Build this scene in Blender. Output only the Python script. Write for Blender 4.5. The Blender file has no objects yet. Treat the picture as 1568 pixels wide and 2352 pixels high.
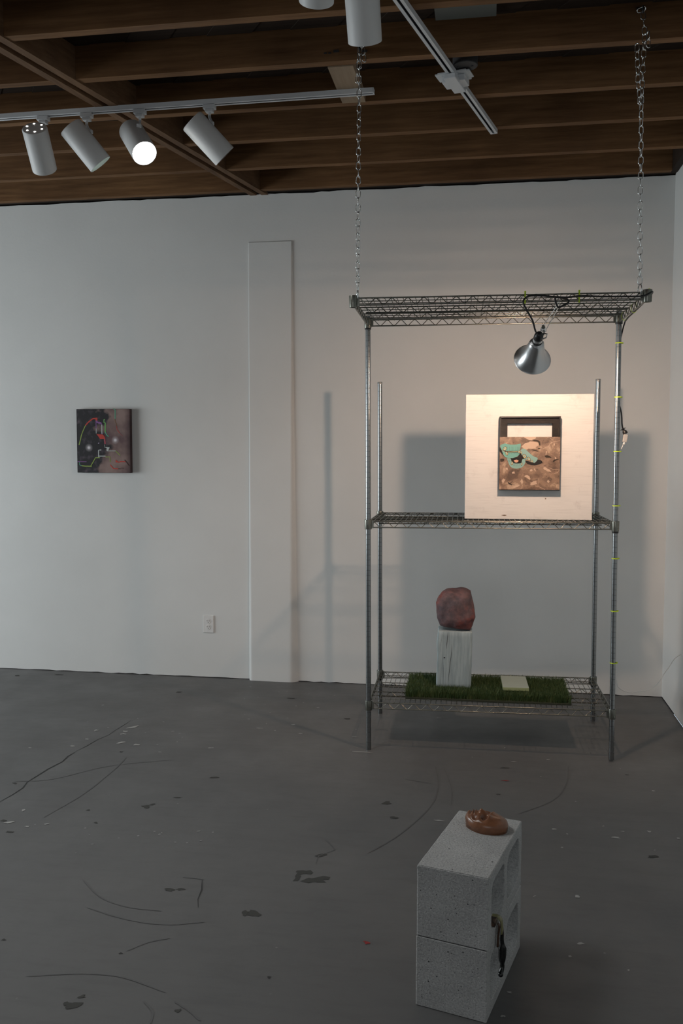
import bpy, bmesh, math, random
from mathutils import Vector, Matrix, noise
random.seed(7)
C = bpy.context.scene.collection
PI = math.pi
# ------------------------------------------------------------------ camera, world, lights, exposure
F_PX, PITCH, ROLL, YAW, CAM_H = 2035.22, math.radians(-3.9823), math.radians(0.0861), math.radians(-9.2094), 1.4926
fw = Vector((math.sin(YAW)*math.cos(PITCH), math.cos(YAW)*math.cos(PITCH), math.sin(PITCH)))
r0 = Vector((math.cos(YAW), -math.sin(YAW), 0)); u0 = r0.cross(fw)
RT = math.cos(ROLL)*r0 + math.sin(ROLL)*u0
UP = -math.sin(ROLL)*r0 + math.cos(ROLL)*u0
cam = bpy.data.cameras.new('camera'); camo = bpy.data.objects.new('camera', cam); C.objects.link(camo)
camo.matrix_world = Matrix(((RT.x, UP.x, -fw.x, 0), (RT.y, UP.y, -fw.y, 0), (RT.z, UP.z, -fw.z, CAM_H), (0, 0, 0, 1)))
cam.sensor_fit = 'VERTICAL'; cam.sensor_height = 36; cam.lens = 36*F_PX/2352; cam.clip_start = 0.05
bpy.context.scene.camera = camo
sc = bpy.context.scene
sc.view_settings.view_transform = 'Standard'; sc.view_settings.look = 'None'
sc.view_settings.gamma = 1; sc.view_settings.use_curve_mapping = False
sc.view_settings.exposure = 0.0
w = bpy.data.worlds.new('world'); sc.world = w; w.use_nodes = True
w.node_tree.nodes['Background'].inputs[0].default_value = (.75, .87, 1, 1)
w.node_tree.nodes['Background'].inputs[1].default_value = .5

def area(name, loc, target, sx, sy, power, col):
    l = bpy.data.lights.new(name, 'AREA'); l.shape = 'RECTANGLE'; l.size = sx; l.size_y = sy; l.energy = power; l.color = col
    o = bpy.data.objects.new(name, l); C.objects.link(o); o.location = loc
    o.rotation_euler = (Vector(target)-Vector(loc)).to_track_quat('-Z', 'Y').to_euler()
    return o
WIN_L = area('daylight_side_window', (-6.3, 3.5, 1.35), (-3, 3.7, 1.05), 2.6, 1.5, 112, (.91, .98, 1))
WIN_F = area('daylight_shopfront', (-1.6, -5.4, 1.9), (-1.6, 0, 1.5), 3.8, 2.3, 28, (1, .985, .96))
TOP_FILL = area('overhead_fill', (-1.9, 2.55, 2.98), (-1.3, 2.75, 0), 1.2, .5, 15.5, (1, .99, .97)); TOP_FILL.data.spread = math.radians(125)  # added overhead fill with no fixture, lifts the floor and block tops
BULB_W = 1180.0      # clamp lamp bulb radiance
SPOT_ON = 26.0      # lit track head
# ------------------------------------------------------------------ helpers
def at(px, py, y):                     # point of the photo (pixels) at distance y from the camera's wall-parallel plane
    d = fw + RT*((px-784)/F_PX) + UP*((1176-py)/F_PX)
    return Vector((0, 0, CAM_H)) + d*(y/d.y)
def atz(px, py, z):
    d = fw + RT*((px-784)/F_PX) + UP*((1176-py)/F_PX)
    return Vector((0, 0, CAM_H)) + d*((z-CAM_H)/d.z)
def obj(name, bm, mats, parent=None, smooth=None, loc=None):
    me = bpy.data.meshes.new(name); bm.normal_update(); bm.to_mesh(me); bm.free()
    for m in (mats if isinstance(mats, (list, tuple)) else [mats]): me.materials.append(m)
    if smooth is not None:
        for p in me.polygons: p.use_smooth = True
        if smooth < 180:
            try: me.set_sharp_from_angle(angle=math.radians(smooth))
            except Exception: pass
    o = bpy.data.objects.new(name, me); C.objects.link(o)
    if parent: o.parent = parent
    if loc is not None: o.location = loc
    return o
def tag(o, label, cat, group=None, kind=None):
    if label: o['label'] = label
    if cat: o['category'] = cat
    if group: o['group'] = group
    if kind: o['kind'] = kind
    return o
def thing(name, label, cat, loc=(0, 0, 0), rot=(0, 0, 0), group=None):
    o = bpy.data.objects.new(name, None); C.objects.link(o); o.location = loc; o.rotation_euler = rot
    o.empty_display_size = .05
    return tag(o, label, cat, group)
def struct(name, bm, m, label=None, cat=None, parent=None, smooth=None):
    o = obj(name, bm, m, parent, smooth)
    if not parent:
        o['kind'] = 'structure'; tag(o, label, cat)
    return o
def B(): return bmesh.new()
def box(bm, lo, hi, M=None, mi=0, bev=0, seg=2):
    vs = [Vector((x, y, z)) for z in (lo[2], hi[2]) for y in (lo[1], hi[1]) for x in (lo[0], hi[0])]
    v = [bm.verts.new(p) for p in vs]
    fs = [bm.faces.new([v[i] for i in q]) for q in ((0,2,3,1), (4,5,7,6), (0,1,5,4), (2,6,7,3), (0,4,6,2), (1,3,7,5))]
    for f in fs: f.material_index = mi
    if bev:
        es = list({e for f in fs for e in f.edges})
        r = bmesh.ops.bevel(bm, geom=es, offset=bev, segments=seg, profile=.5, affect='EDGES')
        for f in r['faces']: f.material_index = mi
        v = list({q for f in r['faces'] for q in f.verts} | {q for q in v if q.is_valid})
    if M is not None: bmesh.ops.transform(bm, matrix=M, verts=v)
    return v
def tube(bm, pts, r, seg=8, closed=False, cap=True, mi=0):
    pts = [Vector(p) for p in pts]; n = len(pts)
    rr = r if isinstance(r, (list, tuple)) else [r]*n
    T = []
    for i in range(n):
        if closed: t = pts[(i+1) % n]-pts[i-1]
        else: t = pts[min(i+1, n-1)]-pts[max(i-1, 0)]
        T.append(t.normalized())
    a = T[0].orthogonal().normalized(); rings = []
    for i in range(n):
        a = (a - T[i]*a.dot(T[i]))
        a = a.normalized() if a.length > 1e-6 else T[i].orthogonal().normalized()
        b = T[i].cross(a)
        rings.append([bm.verts.new(pts[i]+(a*math.cos(2*PI*k/seg)+b*math.sin(2*PI*k/seg))*rr[i]) for k in range(seg)])
    m = n if closed else n-1
    for i in range(m):
        A, D = rings[i], rings[(i+1) % n]
        off = 0
        if closed and i == n-1:
            off = min(range(seg), key=lambda s: (A[0].co-D[s].co).length)
        for k in range(seg):
            f = bm.faces.new((A[k], A[(k+1) % seg], D[(k+1+off) % seg], D[(k+off) % seg])); f.material_index = mi
    if cap and not closed:
        f = bm.faces.new(list(reversed(rings[0]))); f.material_index = mi
        f = bm.faces.new(rings[-1]); f.material_index = mi
def lathe(bm, prof, M=None, seg=32, mi=0, close=False):      # prof: (radius, height) along z
    rings = []
    for r, z in prof:
        if r < 1e-6: rings.append([bm.verts.new((0, 0, z))])
        else: rings.append([bm.verts.new((r*math.cos(2*PI*k/seg), r*math.sin(2*PI*k/seg), z)) for k in range(seg)])
    pairs = list(zip(rings[:-1], rings[1:]))
    if close: pairs.append((rings[-1], rings[0]))
    for A, D in pairs:
        for k in range(seg):
            q = []
            for x in (A[k % len(A)], A[(k+1) % seg % len(A)], D[(k+1) % seg % len(D)], D[k % len(D)]):
                if x not in q: q.append(x)
            if len(q) > 2:
                f = bm.faces.new(q); f.material_index = mi
    vs = [v for R in rings for v in R]
    if M is not None: bmesh.ops.transform(bm, matrix=M, verts=vs)
    return vs
def smooth_path(pts, n=6):                                   # Catmull-Rom
    P = [Vector(p) for p in pts]; P = [2*P[0]-P[1]]+P+[2*P[-1]-P[-2]]; out = []
    for i in range(1, len(P)-2):
        for k in range(n):
            t = k/n; a, b, c, d = P[i-1], P[i], P[i+1], P[i+2]
            out.append(.5*((2*b)+(c-a)*t+(2*a-5*b+4*c-d)*t*t+(3*b-a-3*c+d)*t**3))
    out.append(P[-2]); return out
def aim(loc, axis):                                          # matrix whose +Z runs along axis
    return Matrix.Translation(loc) @ Vector(axis).to_track_quat('Z', 'Y').to_matrix().to_4x4()
# ------------------------------------------------------------------ materials
def mat(name, col, rough=.5, metal=0, spec=.5):
    m = bpy.data.materials.new(name); m.use_nodes = True
    b = m.node_tree.nodes['Principled BSDF']
    b.inputs['Base Color'].default_value = (*col, 1); b.inputs['Roughness'].default_value = rough
    b.inputs['Metallic'].default_value = metal; b.inputs['Specular IOR Level'].default_value = spec
    return m
def N(m, typ, **kw):
    n = m.node_tree.nodes.new(typ)
    for k, v in kw.items():
        if k in n.inputs: n.inputs[k].default_value = v
        else: setattr(n, k, v)
    return n
def L(m, a, b): m.node_tree.links.new(a, b)
def bsdf(m): return m.node_tree.nodes['Principled BSDF']
def coords(m, scale=(1, 1, 1), src='Object'):
    t = N(m, 'ShaderNodeTexCoord'); mp = N(m, 'ShaderNodeMapping'); mp.inputs['Scale'].default_value = scale
    L(m, t.outputs[src], mp.inputs['Vector']); return mp.outputs['Vector']
def noise_tex(m, vec, scale, detail=4, rough=.55):
    n = N(m, 'ShaderNodeTexNoise'); n.inputs['Scale'].default_value = scale; n.inputs['Detail'].default_value = detail; n.inputs['Roughness'].default_value = rough
    L(m, vec, n.inputs['Vector']); return n.outputs['Fac']
def ramp(m, fac, stops):
    r = N(m, 'ShaderNodeValToRGB'); e = r.color_ramp.elements
    while len(e) < len(stops): e.new(.5)
    for el, (p, c) in zip(e, stops): el.position = p; el.color = (*c, 1)
    L(m, fac, r.inputs['Fac']); return r.outputs['Color']
def mix(m, fac, a, b, mode='MIX'):
    n = N(m, 'ShaderNodeMix', data_type='RGBA', blend_type=mode)
    for sock, v in ((n.inputs[0], fac), (n.inputs[6], a), (n.inputs[7], b)):
        if hasattr(v, 'links'): L(m, v, sock)
        elif isinstance(v, (int, float)): sock.default_value = v
        else: sock.default_value = (*v, 1)
    return n.outputs[2]
def bump(m, h, strength, dist):
    n = N(m, 'ShaderNodeBump'); n.inputs['Strength'].default_value = strength; n.inputs['Distance'].default_value = dist
    L(m, h, n.inputs['Height']); L(m, n.outputs['Normal'], bsdf(m).inputs['Normal'])
def base(m, c): L(m, c, bsdf(m).inputs['Base Color'])
def emit(name, col, s):
    m = mat(name, col, .5); b = bsdf(m); b.inputs['Emission Color'].default_value = (*col, 1); b.inputs['Emission Strength'].default_value = s; return m

WALL = mat('white_wall_paint', (.74, .75, .74), .62)
v = coords(WALL); f = noise_tex(WALL, v, 1.7, 5); base(WALL, ramp(WALL, f, [(.3, (.71, .72, .71)), (.7, (.76, .77, .76))]))
bump(WALL, noise_tex(WALL, v, 55, 3), .12, .004)
GAP = mat('dark_gap', (.03, .028, .027), .9)
FLOOR = mat('grey_floor_paint', (.16, .16, .16), .45)
v = coords(FLOOR); c1 = ramp(FLOOR, noise_tex(FLOOR, v, 1.3, 6, .62), [(.3, (.095, .096, .097)), (.7, (.116, .116, .115))])
vs_ = coords(FLOOR, (1, 5, 1)); c2 = ramp(FLOOR, noise_tex(FLOOR, vs_, 5, 8, .7), [(.33, (.84, .84, .84)), (.52, (1, 1, 1))])
c3 = mix(FLOOR, .7, c1, c2, 'MULTIPLY')
vo = N(FLOOR, 'ShaderNodeTexVoronoi'); vo.inputs['Scale'].default_value = 9; L(FLOOR, v, vo.inputs['Vector'])
sp = ramp(FLOOR, vo.outputs['Distance'], [(.022, (1, 1, 1)), (.04, (0, 0, 0))])
spn = ramp(FLOOR, noise_tex(FLOOR, v, 1.1, 2), [(.5, (0, 0, 0)), (.62, (.6, .6, .6))])
c4 = mix(FLOOR, mix(FLOOR, 1.0, sp, spn, 'MULTIPLY'), c3, (.33, .33, .33)); base(FLOOR, c4)
L(FLOOR, ramp(FLOOR, noise_tex(FLOOR, v, 3, 5), [(.3, (.38, .38, .38)), (.7, (.58, .58, .58))]), bsdf(FLOOR).inputs['Roughness'])
bump(FLOOR, noise_tex(FLOOR, v, 14, 6, .6), .18, .006)
CHIP = mat('dark_chipped_concrete', (.045, .045, .041), .9)
CRACK = mat('floor_crack', (.03, .03, .03), .9)
SCUFF = mat('floor_scuff', (.092, .093, .094), .6)
FLECK = mat('white_paint_fleck', (.34, .34, .33), .6)
REDF = mat('red_paint_fleck', (.28, .02, .02), .6)
def woodmat(name, a, b, axis):
    m = mat(name, a, .75, 0, .25); s = [14, 14, 14]; s[axis] = .9
    v = coords(m, tuple(s)); f = noise_tex(m, v, 3.2, 8, .65); c = ramp(m, f, [(.28, a), (.72, b)])
    v2 = coords(m); pat = ramp(m, noise_tex(m, v2, 1.6, 3), [(.3, (.62, .6, .58)), (.7, (1.1, 1.08, 1.05))])
    base(m, mix(m, 1.0, c, pat, 'MULTIPLY')); bump(m, f, .25, .003); return m
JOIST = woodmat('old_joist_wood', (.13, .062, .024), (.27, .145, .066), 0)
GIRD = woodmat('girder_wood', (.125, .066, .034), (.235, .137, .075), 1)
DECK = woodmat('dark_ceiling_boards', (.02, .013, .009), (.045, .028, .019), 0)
BLOCKW = woodmat('pale_pine', (.30, .22, .15), (.40, .31, .22), 1)
TRACKW = mat('white_enamel', (.62, .64, .66), .42)
TRACKD = mat('track_slot_dark', (.035, .035, .04), .6)
CANW = mat('white_lamp_housing', (.66, .67, .67), .5)
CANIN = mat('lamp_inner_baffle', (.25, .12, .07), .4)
CANLIT = mat('lit_inner_baffle', (.75, .8, .76), .4)  # lit copy of the baffle, brightness painted into its colour
BULBON = emit('lit_bulb', (1, .98, .95), SPOT_ON)
BULBDIM = emit('pale_glowing_bulb', (.9, 1, .95), .55)
VENT = emit('lit_vent_hole', (1, .97, .9), 5)  # emissive discs standing in for bulb light coming through the vents
BULBOFF = mat('bulb_glass', (.55, .5, .45), .2)
ZINC = mat('zinc_wire', (.20, .205, .18), .34, .95)
v = coords(ZINC); L(ZINC, ramp(ZINC, noise_tex(ZINC, v, 60, 3), [(.3, (.24, .24, .24)), (.7, (.44, .44, .44))]), bsdf(ZINC).inputs['Roughness'])
POST = mat('chrome_post', (.29, .305, .31), .25, 1)
CHAIN = mat('galvanised_chain', (.78, .80, .80), .22, 1)
BLACKP = mat('black_plastic', (.012, .012, .013), .35)
ALU = mat('spun_aluminium', (.60, .61, .62), .30, 1)
v = coords(ALU, (1, 1, 220)); bump(ALU, noise_tex(ALU, v, 4, 2), .08, .002)
LAMPBULB = emit('warm_lit_bulb', (1, .70, .51), BULB_W)
GREENTIE = mat('lime_nylon', (.52, .72, .03), .45)
WHITEP = mat('white_plastic', (.78, .78, .77), .4)
BOARD = mat('brushed_white_paint', (.74, .725, .70), .55)
v = coords(BOARD, (1, 1, 1)); a = ramp(BOARD, noise_tex(BOARD, v, 7, 7, .7), [(.30, (.60, .575, .55)), (.45, (.75, .735, .71))])
v2 = coords(BOARD, (3, 3, 50)); b_ = ramp(BOARD, noise_tex(BOARD, v2, 2.5, 5, .6), [(.25, (.88, .88, .88)), (.5, (1, 1, 1))])
base(BOARD, mix(BOARD, 1, a, b_, 'MULTIPLY')); bump(BOARD, noise_tex(BOARD, v2, 3, 4), .2, .002)
FRAMEB = mat('black_frame_paint', (.010, .009, .009), .45, 0, .25)
MATB = mat('dark_scratched_liner', (.022, .02, .018), .65, 0, .2)
v = coords(MATB, (9, 9, 30)); base(MATB, ramp(MATB, noise_tex(MATB, v, 4, 6, .7), [(.45, (.006, .0055, .005)), (.75, (.024, .018, .013))]))
CONC = mat('concrete', (.33, .34, .34), .92, 0, .2)
v = coords(CONC); n1 = noise_tex(CONC, v, 190, 4, .7); n2 = noise_tex(CONC, v, 9, 5)
base(CONC, mix(CONC, .8, ramp(CONC, n1, [(.3, (.285, .288, .287)), (.7, (.54, .543, .538))]), ramp(CONC, n2, [(.3, (.82, .82, .82)), (.7, (1.05, 1.05, 1.05))]), 'MULTIPLY'))
vo = N(CONC, 'ShaderNodeTexVoronoi'); vo.inputs['Scale'].default_value = 120; L(CONC, v, vo.inputs['Vector'])
hh = N(CONC, 'ShaderNodeMath', operation='ADD'); L(CONC, n1, hh.inputs[0]); L(CONC, ramp(CONC, vo.outputs['Distance'], [(.05, (0, 0, 0)), (.3, (1, 1, 1))]), hh.inputs[1])
bump(CONC, hh.outputs[0], .55, .003)
CONCW = mat('chipped_white_concrete', (.46, .47, .46), .9)
PIT = mat('dark_pit', (.04, .04, .04), .95)
TIMB = mat('white_painted_timber', (.52, .56, .57), .6)
v = coords(TIMB, (16, 16, 1.2)); f = noise_tex(TIMB, v, 5, 6, .6); base(TIMB, ramp(TIMB, f, [(.32, (.25, .31, .33)), (.6, (.385, .46, .48))])); bump(TIMB, f, .5, .003)
ROCK = mat('red_purple_rock', (.2, .05, .05), .75, 0, .3)
v = coords(ROCK); c1 = ramp(ROCK, noise_tex(ROCK, v, 9, 7, .65), [(.28, (.045, .042, .055)), (.42, (.080, .060, .066)), (.54, (.115, .068, .070)), (.63, (.17, .055, .048)), (.70, (.10, .06, .045)), (.8, (.08, .055, .055))])
c2 = ramp(ROCK, noise_tex(ROCK, v, 55, 5, .7), [(.3, (.9, .9, .93)), (.7, (1.6, 1.52, 1.5))]); base(ROCK, mix(ROCK, 1, c1, c2, 'MULTIPLY'))
bump(ROCK, noise_tex(ROCK, v, 70, 5, .7), .5, .003)
TURFB = mat('turf_backing', (.03, .035, .02), .95)
GRASS = mat('turf_blades', (.07, .14, .035), .6)
v = coords(GRASS); base(GRASS, ramp(GRASS, noise_tex(GRASS, v, 26, 5, .7), [(.3, (.024, .054, .014)), (.5, (.052, .09, .022)), (.7, (.095, .115, .036))]))
CREAM = mat('cream_tile', (.32, .37, .32), .6)
CREAMS = mat('yellowish_tile_edge', (.33, .38, .19), .6)
CLAY = mat('glazed_brown_clay', (.20, .085, .045), .27)
v = coords(CLAY); base(CLAY, ramp(CLAY, noise_tex(CLAY, v, 18, 6, .65), [(.3, (.09, .036, .02)), (.5, (.19, .082, .042)), (.7, (.25, .10, .048))])); bump(CLAY, noise_tex(CLAY, v, 45, 4), .35, .003)
OLIVE = mat('olive_glaze', (.20, .19, .09), .25); BROWNG = mat('brown_glaze', (.06, .03, .018), .25); BLACKG = mat('black_glaze', (.008, .009, .009), .14)
PLATE = mat('brown_patterned_plate', (.06, .035, .022), .3)
v = coords(PLATE); base(PLATE, ramp(PLATE, noise_tex(PLATE, v, 90, 3), [(.45, (.035, .022, .016)), (.6, (.14, .08, .05))]))
SHADE_DARK = mat('dark_metal_box', (.035, .035, .038), .55)
SLOT = mat('socket_slot', (.05, .05, .05), .6)
# ------------------------------------------------------------------ the room
XR, YW, XL, YF, ZC, ZD = 1.072, 5.529, -6.2, -5.2, 3.09, 3.235
bm = B()
nx = 60
vv = [bm.verts.new(p) for p in ((XL, YF, 0), (XR, YF, 0), (XR, YW, 0), (XL, YW, 0), (XL, YF, -.15), (XR, YF, -.15), (XR, YW, -.15), (XL, YW, -.15))]
bm.faces.new(vv[:4]); bm.faces.new(vv[:3:-1])
for i in range(4): bm.faces.new((vv[i], vv[i+4], vv[(i+1) % 4+4], vv[(i+1) % 4]))
BZ = [.0008]
def blot(bm, c, rx, ry, ang, mi, n=11, jag=.45):
    BZ[0] += 6e-6; z = BZ[0]
    seed = random.random()*50; vs = []
    for k in range(n):
        t = 2*PI*k/n; r = 1+jag*(noise.noise(Vector((math.cos(t)*1.5+seed, math.sin(t)*1.5, seed)))*2)
        x, y = rx*r*math.cos(t), ry*r*math.sin(t)
        vs.append(bm.verts.new((c[0]+x*math.cos(ang)-y*math.sin(ang), c[1]+x*math.sin(ang)+y*math.cos(ang), z)))
    f = bm.faces.new(vs); f.material_index = mi
def ribbon(bm, pts, wd, mi):
    BZ[0] += 6e-6; z = BZ[0]
    pts = [Vector((p[0], p[1], z)) for p in pts]; A = []; D = []
    for i, p in enumerate(pts):
        t = (pts[min(i+1, len(pts)-1)]-pts[max(i-1, 0)]).normalized(); n = Vector((-t.y, t.x, 0))
        wq = wd*(.35 if i in (0, len(pts)-1) else random.uniform(.6, 1.2))
        A.append(bm.verts.new(p+n*wq/2)); D.append(bm.verts.new(p-n*wq/2))
    for i in range(len(pts)-1):
        f = bm.faces.new((D[i], D[i+1], A[i+1], A[i])); f.material_index = mi
def fpx(px, py): return atz(px, py, 0)
def jagline(pp, step=.06, amp=.012):
    out = []; P = [fpx(*q) for q in pp]
    for a, b in zip(P[:-1], P[1:]):
        n = max(1, int((b-a).length/step))
        for k in range(n): out.append(a.lerp(b, k/n)+Vector((random.uniform(-amp, amp), random.uniform(-amp, amp), 0)))
    out.append(P[-1]); return out
# chips (mi 1), cracks (2), scuffs (3), white flecks (4), red flecks (5)
for px, py, rx, ry, a in ((700, 2003, .028, .016, .4), (683, 2016, .013, .03, 0), (712, 2022, .03, .018, .2), (730, 2020, .04, .018, .3), (740, 2018, .035, .015, .5), (735, 1965, .022, .009, .5),
        (563, 2097, .012, .016, 0), (584, 2100, .018, .02, 0), (165, 2310, .022, .013, .6), (153, 2306, .012, .008, 0), (188, 2289, .012, .006, .7), (335, 1853, .015, .012, 0), (350, 1848, .013, .007, .4),
        (278, 1727, .01, .007, 0), (34, 1799, .012, .006, 0), (409, 2322, .008, .008, 0), (277, 2190, .006, .005, 0), (203, 1861, .007, .006, 0), (493, 1786, .02, .008, .3), (410, 1590, .02, .012, .5), (136, 1550, .03, .01, 0), (40, 1552, .02, .012, 0),
        (890, 1845, .018, .014, .2), (905, 1878, .018, .012, 0), (1160, 1764, .03, .007, .1), (1145, 1825, .01, .006, 0), (797, 1651, .022, .01, 0), (668, 1604, .03, .007, 0), (1440, 1780, .008, .006, 0), (1500, 1968, .02, .01, .2), (8, 1885, .014, .007, 0), (22, 1911, .014, .006, 0), (220, 1890, .008, .006, 0), (408, 1832, .02, .005, .2), (618, 2245, .006, .005, 0), (8, 2159, .008, .005, 0), (390, 2044, .02, .01, 0), (415, 2043, .016, .006, 0)):
    blot(bm, fpx(px, py), rx, ry, a, 1 if rx > .0065 else 2)
ribbon(bm, jagline([(0, 1843), (30, 1825), (65, 1797), (110, 1765), (140, 1748), (172, 1728)]), .007, 2)
ribbon(bm, jagline([(172, 1728), (245, 1688), (300, 1655)], .08), .003, 2)
ribbon(bm, jagline([(468, 2020), (466, 2045), (458, 2065), (455, 2085)], .03, .006), .0045, 2)
ribbon(bm, jagline([(745, 1930), (770, 1952), (735, 1965), (725, 1985)], .03, .006), .004, 3)
def arc(pp, wd, mi=3): ribbon(bm, [Vector(p) for p in smooth_path([fpx(*q) for q in pp], 8)], wd, mi)
arc([(190, 2020), (230, 2060), (290, 2083), (370, 2093)], .006); arc([(200, 2085), (290, 2112), (380, 2124), (470, 2118)], .006)
arc([(60, 2243), (180, 2237), (280, 2245), (380, 2280)], .005); arc([(100, 1878), (190, 1825), (260, 1770), (290, 1740)], .006)
arc([(845, 1960), (920, 1915), (990, 1850), (1005, 1800), (1000, 1760)], .006); arc([(1190, 1870), (1270, 1838), (1300, 1800), (1305, 1760)], .005)
arc([(1020, 1765), (1036, 1810), (1036, 1850)], .005); arc([(330, 2300), (350, 2325), (345, 2352)], .006); arc([(400, 2300), (430, 2320), (460, 2345)], .006)
arc([(30, 1795), (120, 1790), (250, 1760), (400, 1745)], .004); arc([(420, 2015), (450, 2018), (468, 2021)], .006); arc([(930, 1790), (990, 1800)], .006); arc([(290, 2185), (340, 2165), (390, 2155)], .005)
for px, py, rx, ry, a in ((304, 1671, .035, .012, .9), (287, 1680, .016, .012, .3), (282, 1686, .018, .01, .2), (313, 1711, .02, .012, 0), (278, 1706, .02, .012, .5), (166, 1714, .014, .008, 0), (200, 1698, .012, .008, .5), (220, 1678, .012, .01, .5), (236, 1620, .01, .006, .2), (23, 1889, .022, .008, .5), (54, 1861, .006, .01, 0), (107, 1893, .01, .005, .5), (62, 1899, .01, .004, .2), (485, 1718, .014, .006, .3), (595, 1673, .016, .006, 0), (673, 1665, .012, .006, .2), (690, 1685, .01, .006, 0), (68, 1718, .008, .005, 0), (395, 1680, .01, .005, .2), (367, 1728, .01, .004, 0), (835, 1728, .04, .005, 0), (1415, 1924, .016, .008, 0), (1325, 2060, .012, .009, .5), (1333, 2168, .01, .006, 0), (1490, 1910, .009, .007, 0), (1272, 1905, .01, .006, 0), (1290, 1947, .006, .004, 0), (1430, 1910, .007, .004, 0), (1005, 1885, .02, .006, 0), (1008, 1650, .012, .005, 0), (816, 1693, .015, .005, 0), (1258, 1745, .008, .006, 0), (1178, 1750, .012, .005, 0), (1170, 2280, .007, .004, 0), (1155, 2335, .006, .005, 0), (1557, 1926, .007, .006, 0), (1500, 1817, .006, .004, 0), (660, 1650, .006, .004, 0), (612, 1662, .005, .004, 0), (640, 1590, .006, .003, 0), (575, 1578, .008, .004, 0), (730, 1626, .008, .004, 0), (555, 1620, .005, .003, 0), (620, 1637, .006, .003, 0)):
    blot(bm, fpx(px, py), rx, ry, a, 4, 9)
for k in range(46):
    px, py = 180+random.random()*380, 1905+random.uniform(-12, 12)+random.random()*30
    if k > 12: px, py = random.choice(((random.uniform(560, 780), random.uniform(1575, 1680)), (random.uniform(160, 420), random.uniform(1650, 1730)), (random.uniform(1150, 1560), random.uniform(1700, 2250))))
    blot(bm, fpx(px, py), random.uniform(.003, .007), random.uniform(.002, .004), random.random(), 4, 7)
for px, py, rx, ry in ((1157, 1793, .012, .004), (1164, 1794, .01, .003), (843, 2167, .008, .006), (838, 2163, .006, .003)): blot(bm, fpx(px, py), rx, ry, .3, 5, 9)
struct('floor', bm, [FLOOR, CHIP, CRACK, SCUFF, FLECK, REDF], 'worn grey painted concrete floor with chips and white flecks', 'floor')
# back wall, its lower edge ragged where it meets the floor, with the shallow pilaster
bm = B()
n = 150; xs = [XL+(XR+.12-XL)*i/n for i in range(n+1)]
tops = [ZC+.003+.006*noise.noise(Vector((x*4, 3, 0)))+.004*noise.noise(Vector((x*17, 7, 0))) for x in xs]
bots = [max(.001, .004+.006*noise.noise(Vector((x*5, 1, 0)))+.006*noise.noise(Vector((x*21, 5, 0)))) for x in xs]
fr = [[bm.verts.new((x, YW, z)) for x, z in zip(xs, zz)] for zz in (bots, tops)]
bk = [[bm.verts.new((x, YW+.15, z)) for x, z in zip(xs, zz)] for zz in (bots, tops)]
for i in range(n):
    bm.faces.new((fr[0][i], fr[0][i+1], fr[1][i+1], fr[1][i]))
    bm.faces.new((bk[0][i+1], bk[0][i], bk[1][i], bk[1][i+1]))
    bm.faces.new((fr[1][i], fr[1][i+1], bk[1][i+1], bk[1][i])); bm.faces.new((fr[0][i+1], fr[0][i], bk[0][i], bk[0][i+1]))
# small nail bumps and flecks near the skirting line
wallb = struct('wall_back', bm, [WALL, GAP], 'long white painted back wall behind the wire shelving', 'wall')
bm = B(); box(bm, (XL, YW+.002, -.1), (XR+.1, YW+.14, .03)); obj('dark_floor_joint', bm, GAP, wallb)
bm = B()                                              # shallow pilaster, swelling toward its foot
lv = []
ZT = 2.797
for i in range(25):
    t = i/24; z = ZT*t; k = (1-t)**1.5
    p = .009+.023*k; cl = .003+.019*k; cr = .007+.034*k
    wob = .003*noise.noise(Vector((0, 0, z*3)))
    x0, x1 = -1.492+wob, -1.215+wob*.7
    prof = [(x0-cl*.5, 0), (x0-cl*.4, p*.25), (x0-cl*.2, p*.6), (x0+cl*.15, p*.9), (x0+cl*.5, p), (x0+cl*.9, p), (x0+cl*1.6, p), (x1-cr*1.2, p), (x1-cr*.6, p), (x1-cr*.25, p), (x1+cr*.1, p*.9), (x1+cr*.45, p*.55), (x1+cr*.75, p*.2), (x1+cr*.95, 0)]
    lv.append([bm.verts.new((x, YW-q+.0005, z)) for x, q in prof])
for A, D in zip(lv[:-1], lv[1:]):
    for k in range(len(A)-1): bm.faces.new((A[k], A[k+1], D[k+1], D[k]))
top = [bm.verts.new((q.co.x, YW+.0005, ZT+.006)) for q in lv[-1]]
for k in range(len(top)-1): bm.faces.new((lv[-1][k], lv[-1][k+1], top[k+1], top[k]))
obj('pilaster', bm, WALL, wallb, smooth=50)
bm = B()
n = 40; ys = [YF+(YW-YF)*i/n for i in range(n+1)]
box(bm, (XR, YF, .008), (XR+.12, YW, ZD))
struct('wall_right', bm, WALL, 'white side wall at the right edge of the photo', 'wall')
bm = B(); box(bm, (XR+.004, YF, 0), (XR+.1, YW, .02)); obj('dark_floor_joint', bm, GAP, bpy.data.objects['wall_right'])
bm = B()                                              # left wall with its window opening (outside the frame)
wy0, wy1, wz0, wz1 = 2.15, 4.85, .55, 2.15
for lo, hi in (((XL-.15, YF, 0), (XL, wy0, ZD)), ((XL-.15, wy1, 0), (XL, YW, ZD)), ((XL-.15, wy0, 0), (XL, wy1, wz0)), ((XL-.15, wy0, wz1), (XL, wy1, ZD))): box(bm, lo, hi)
struct('wall_left', bm, WALL, 'white left wall with a window', 'wall')
bm = B()
for lo, hi in (((XL, YF-.15, 0), (-3.6, YF, ZD)), ((.4, YF-.15, 0), (XR, YF, ZD)), ((-3.6, YF-.15, 0), (.4, YF, .6)), ((-3.6, YF-.15, 3.0), (.4, YF, ZD))): box(bm, lo, hi)
struct('wall_front', bm, WALL, 'white front wall with a shop window', 'wall')
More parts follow.
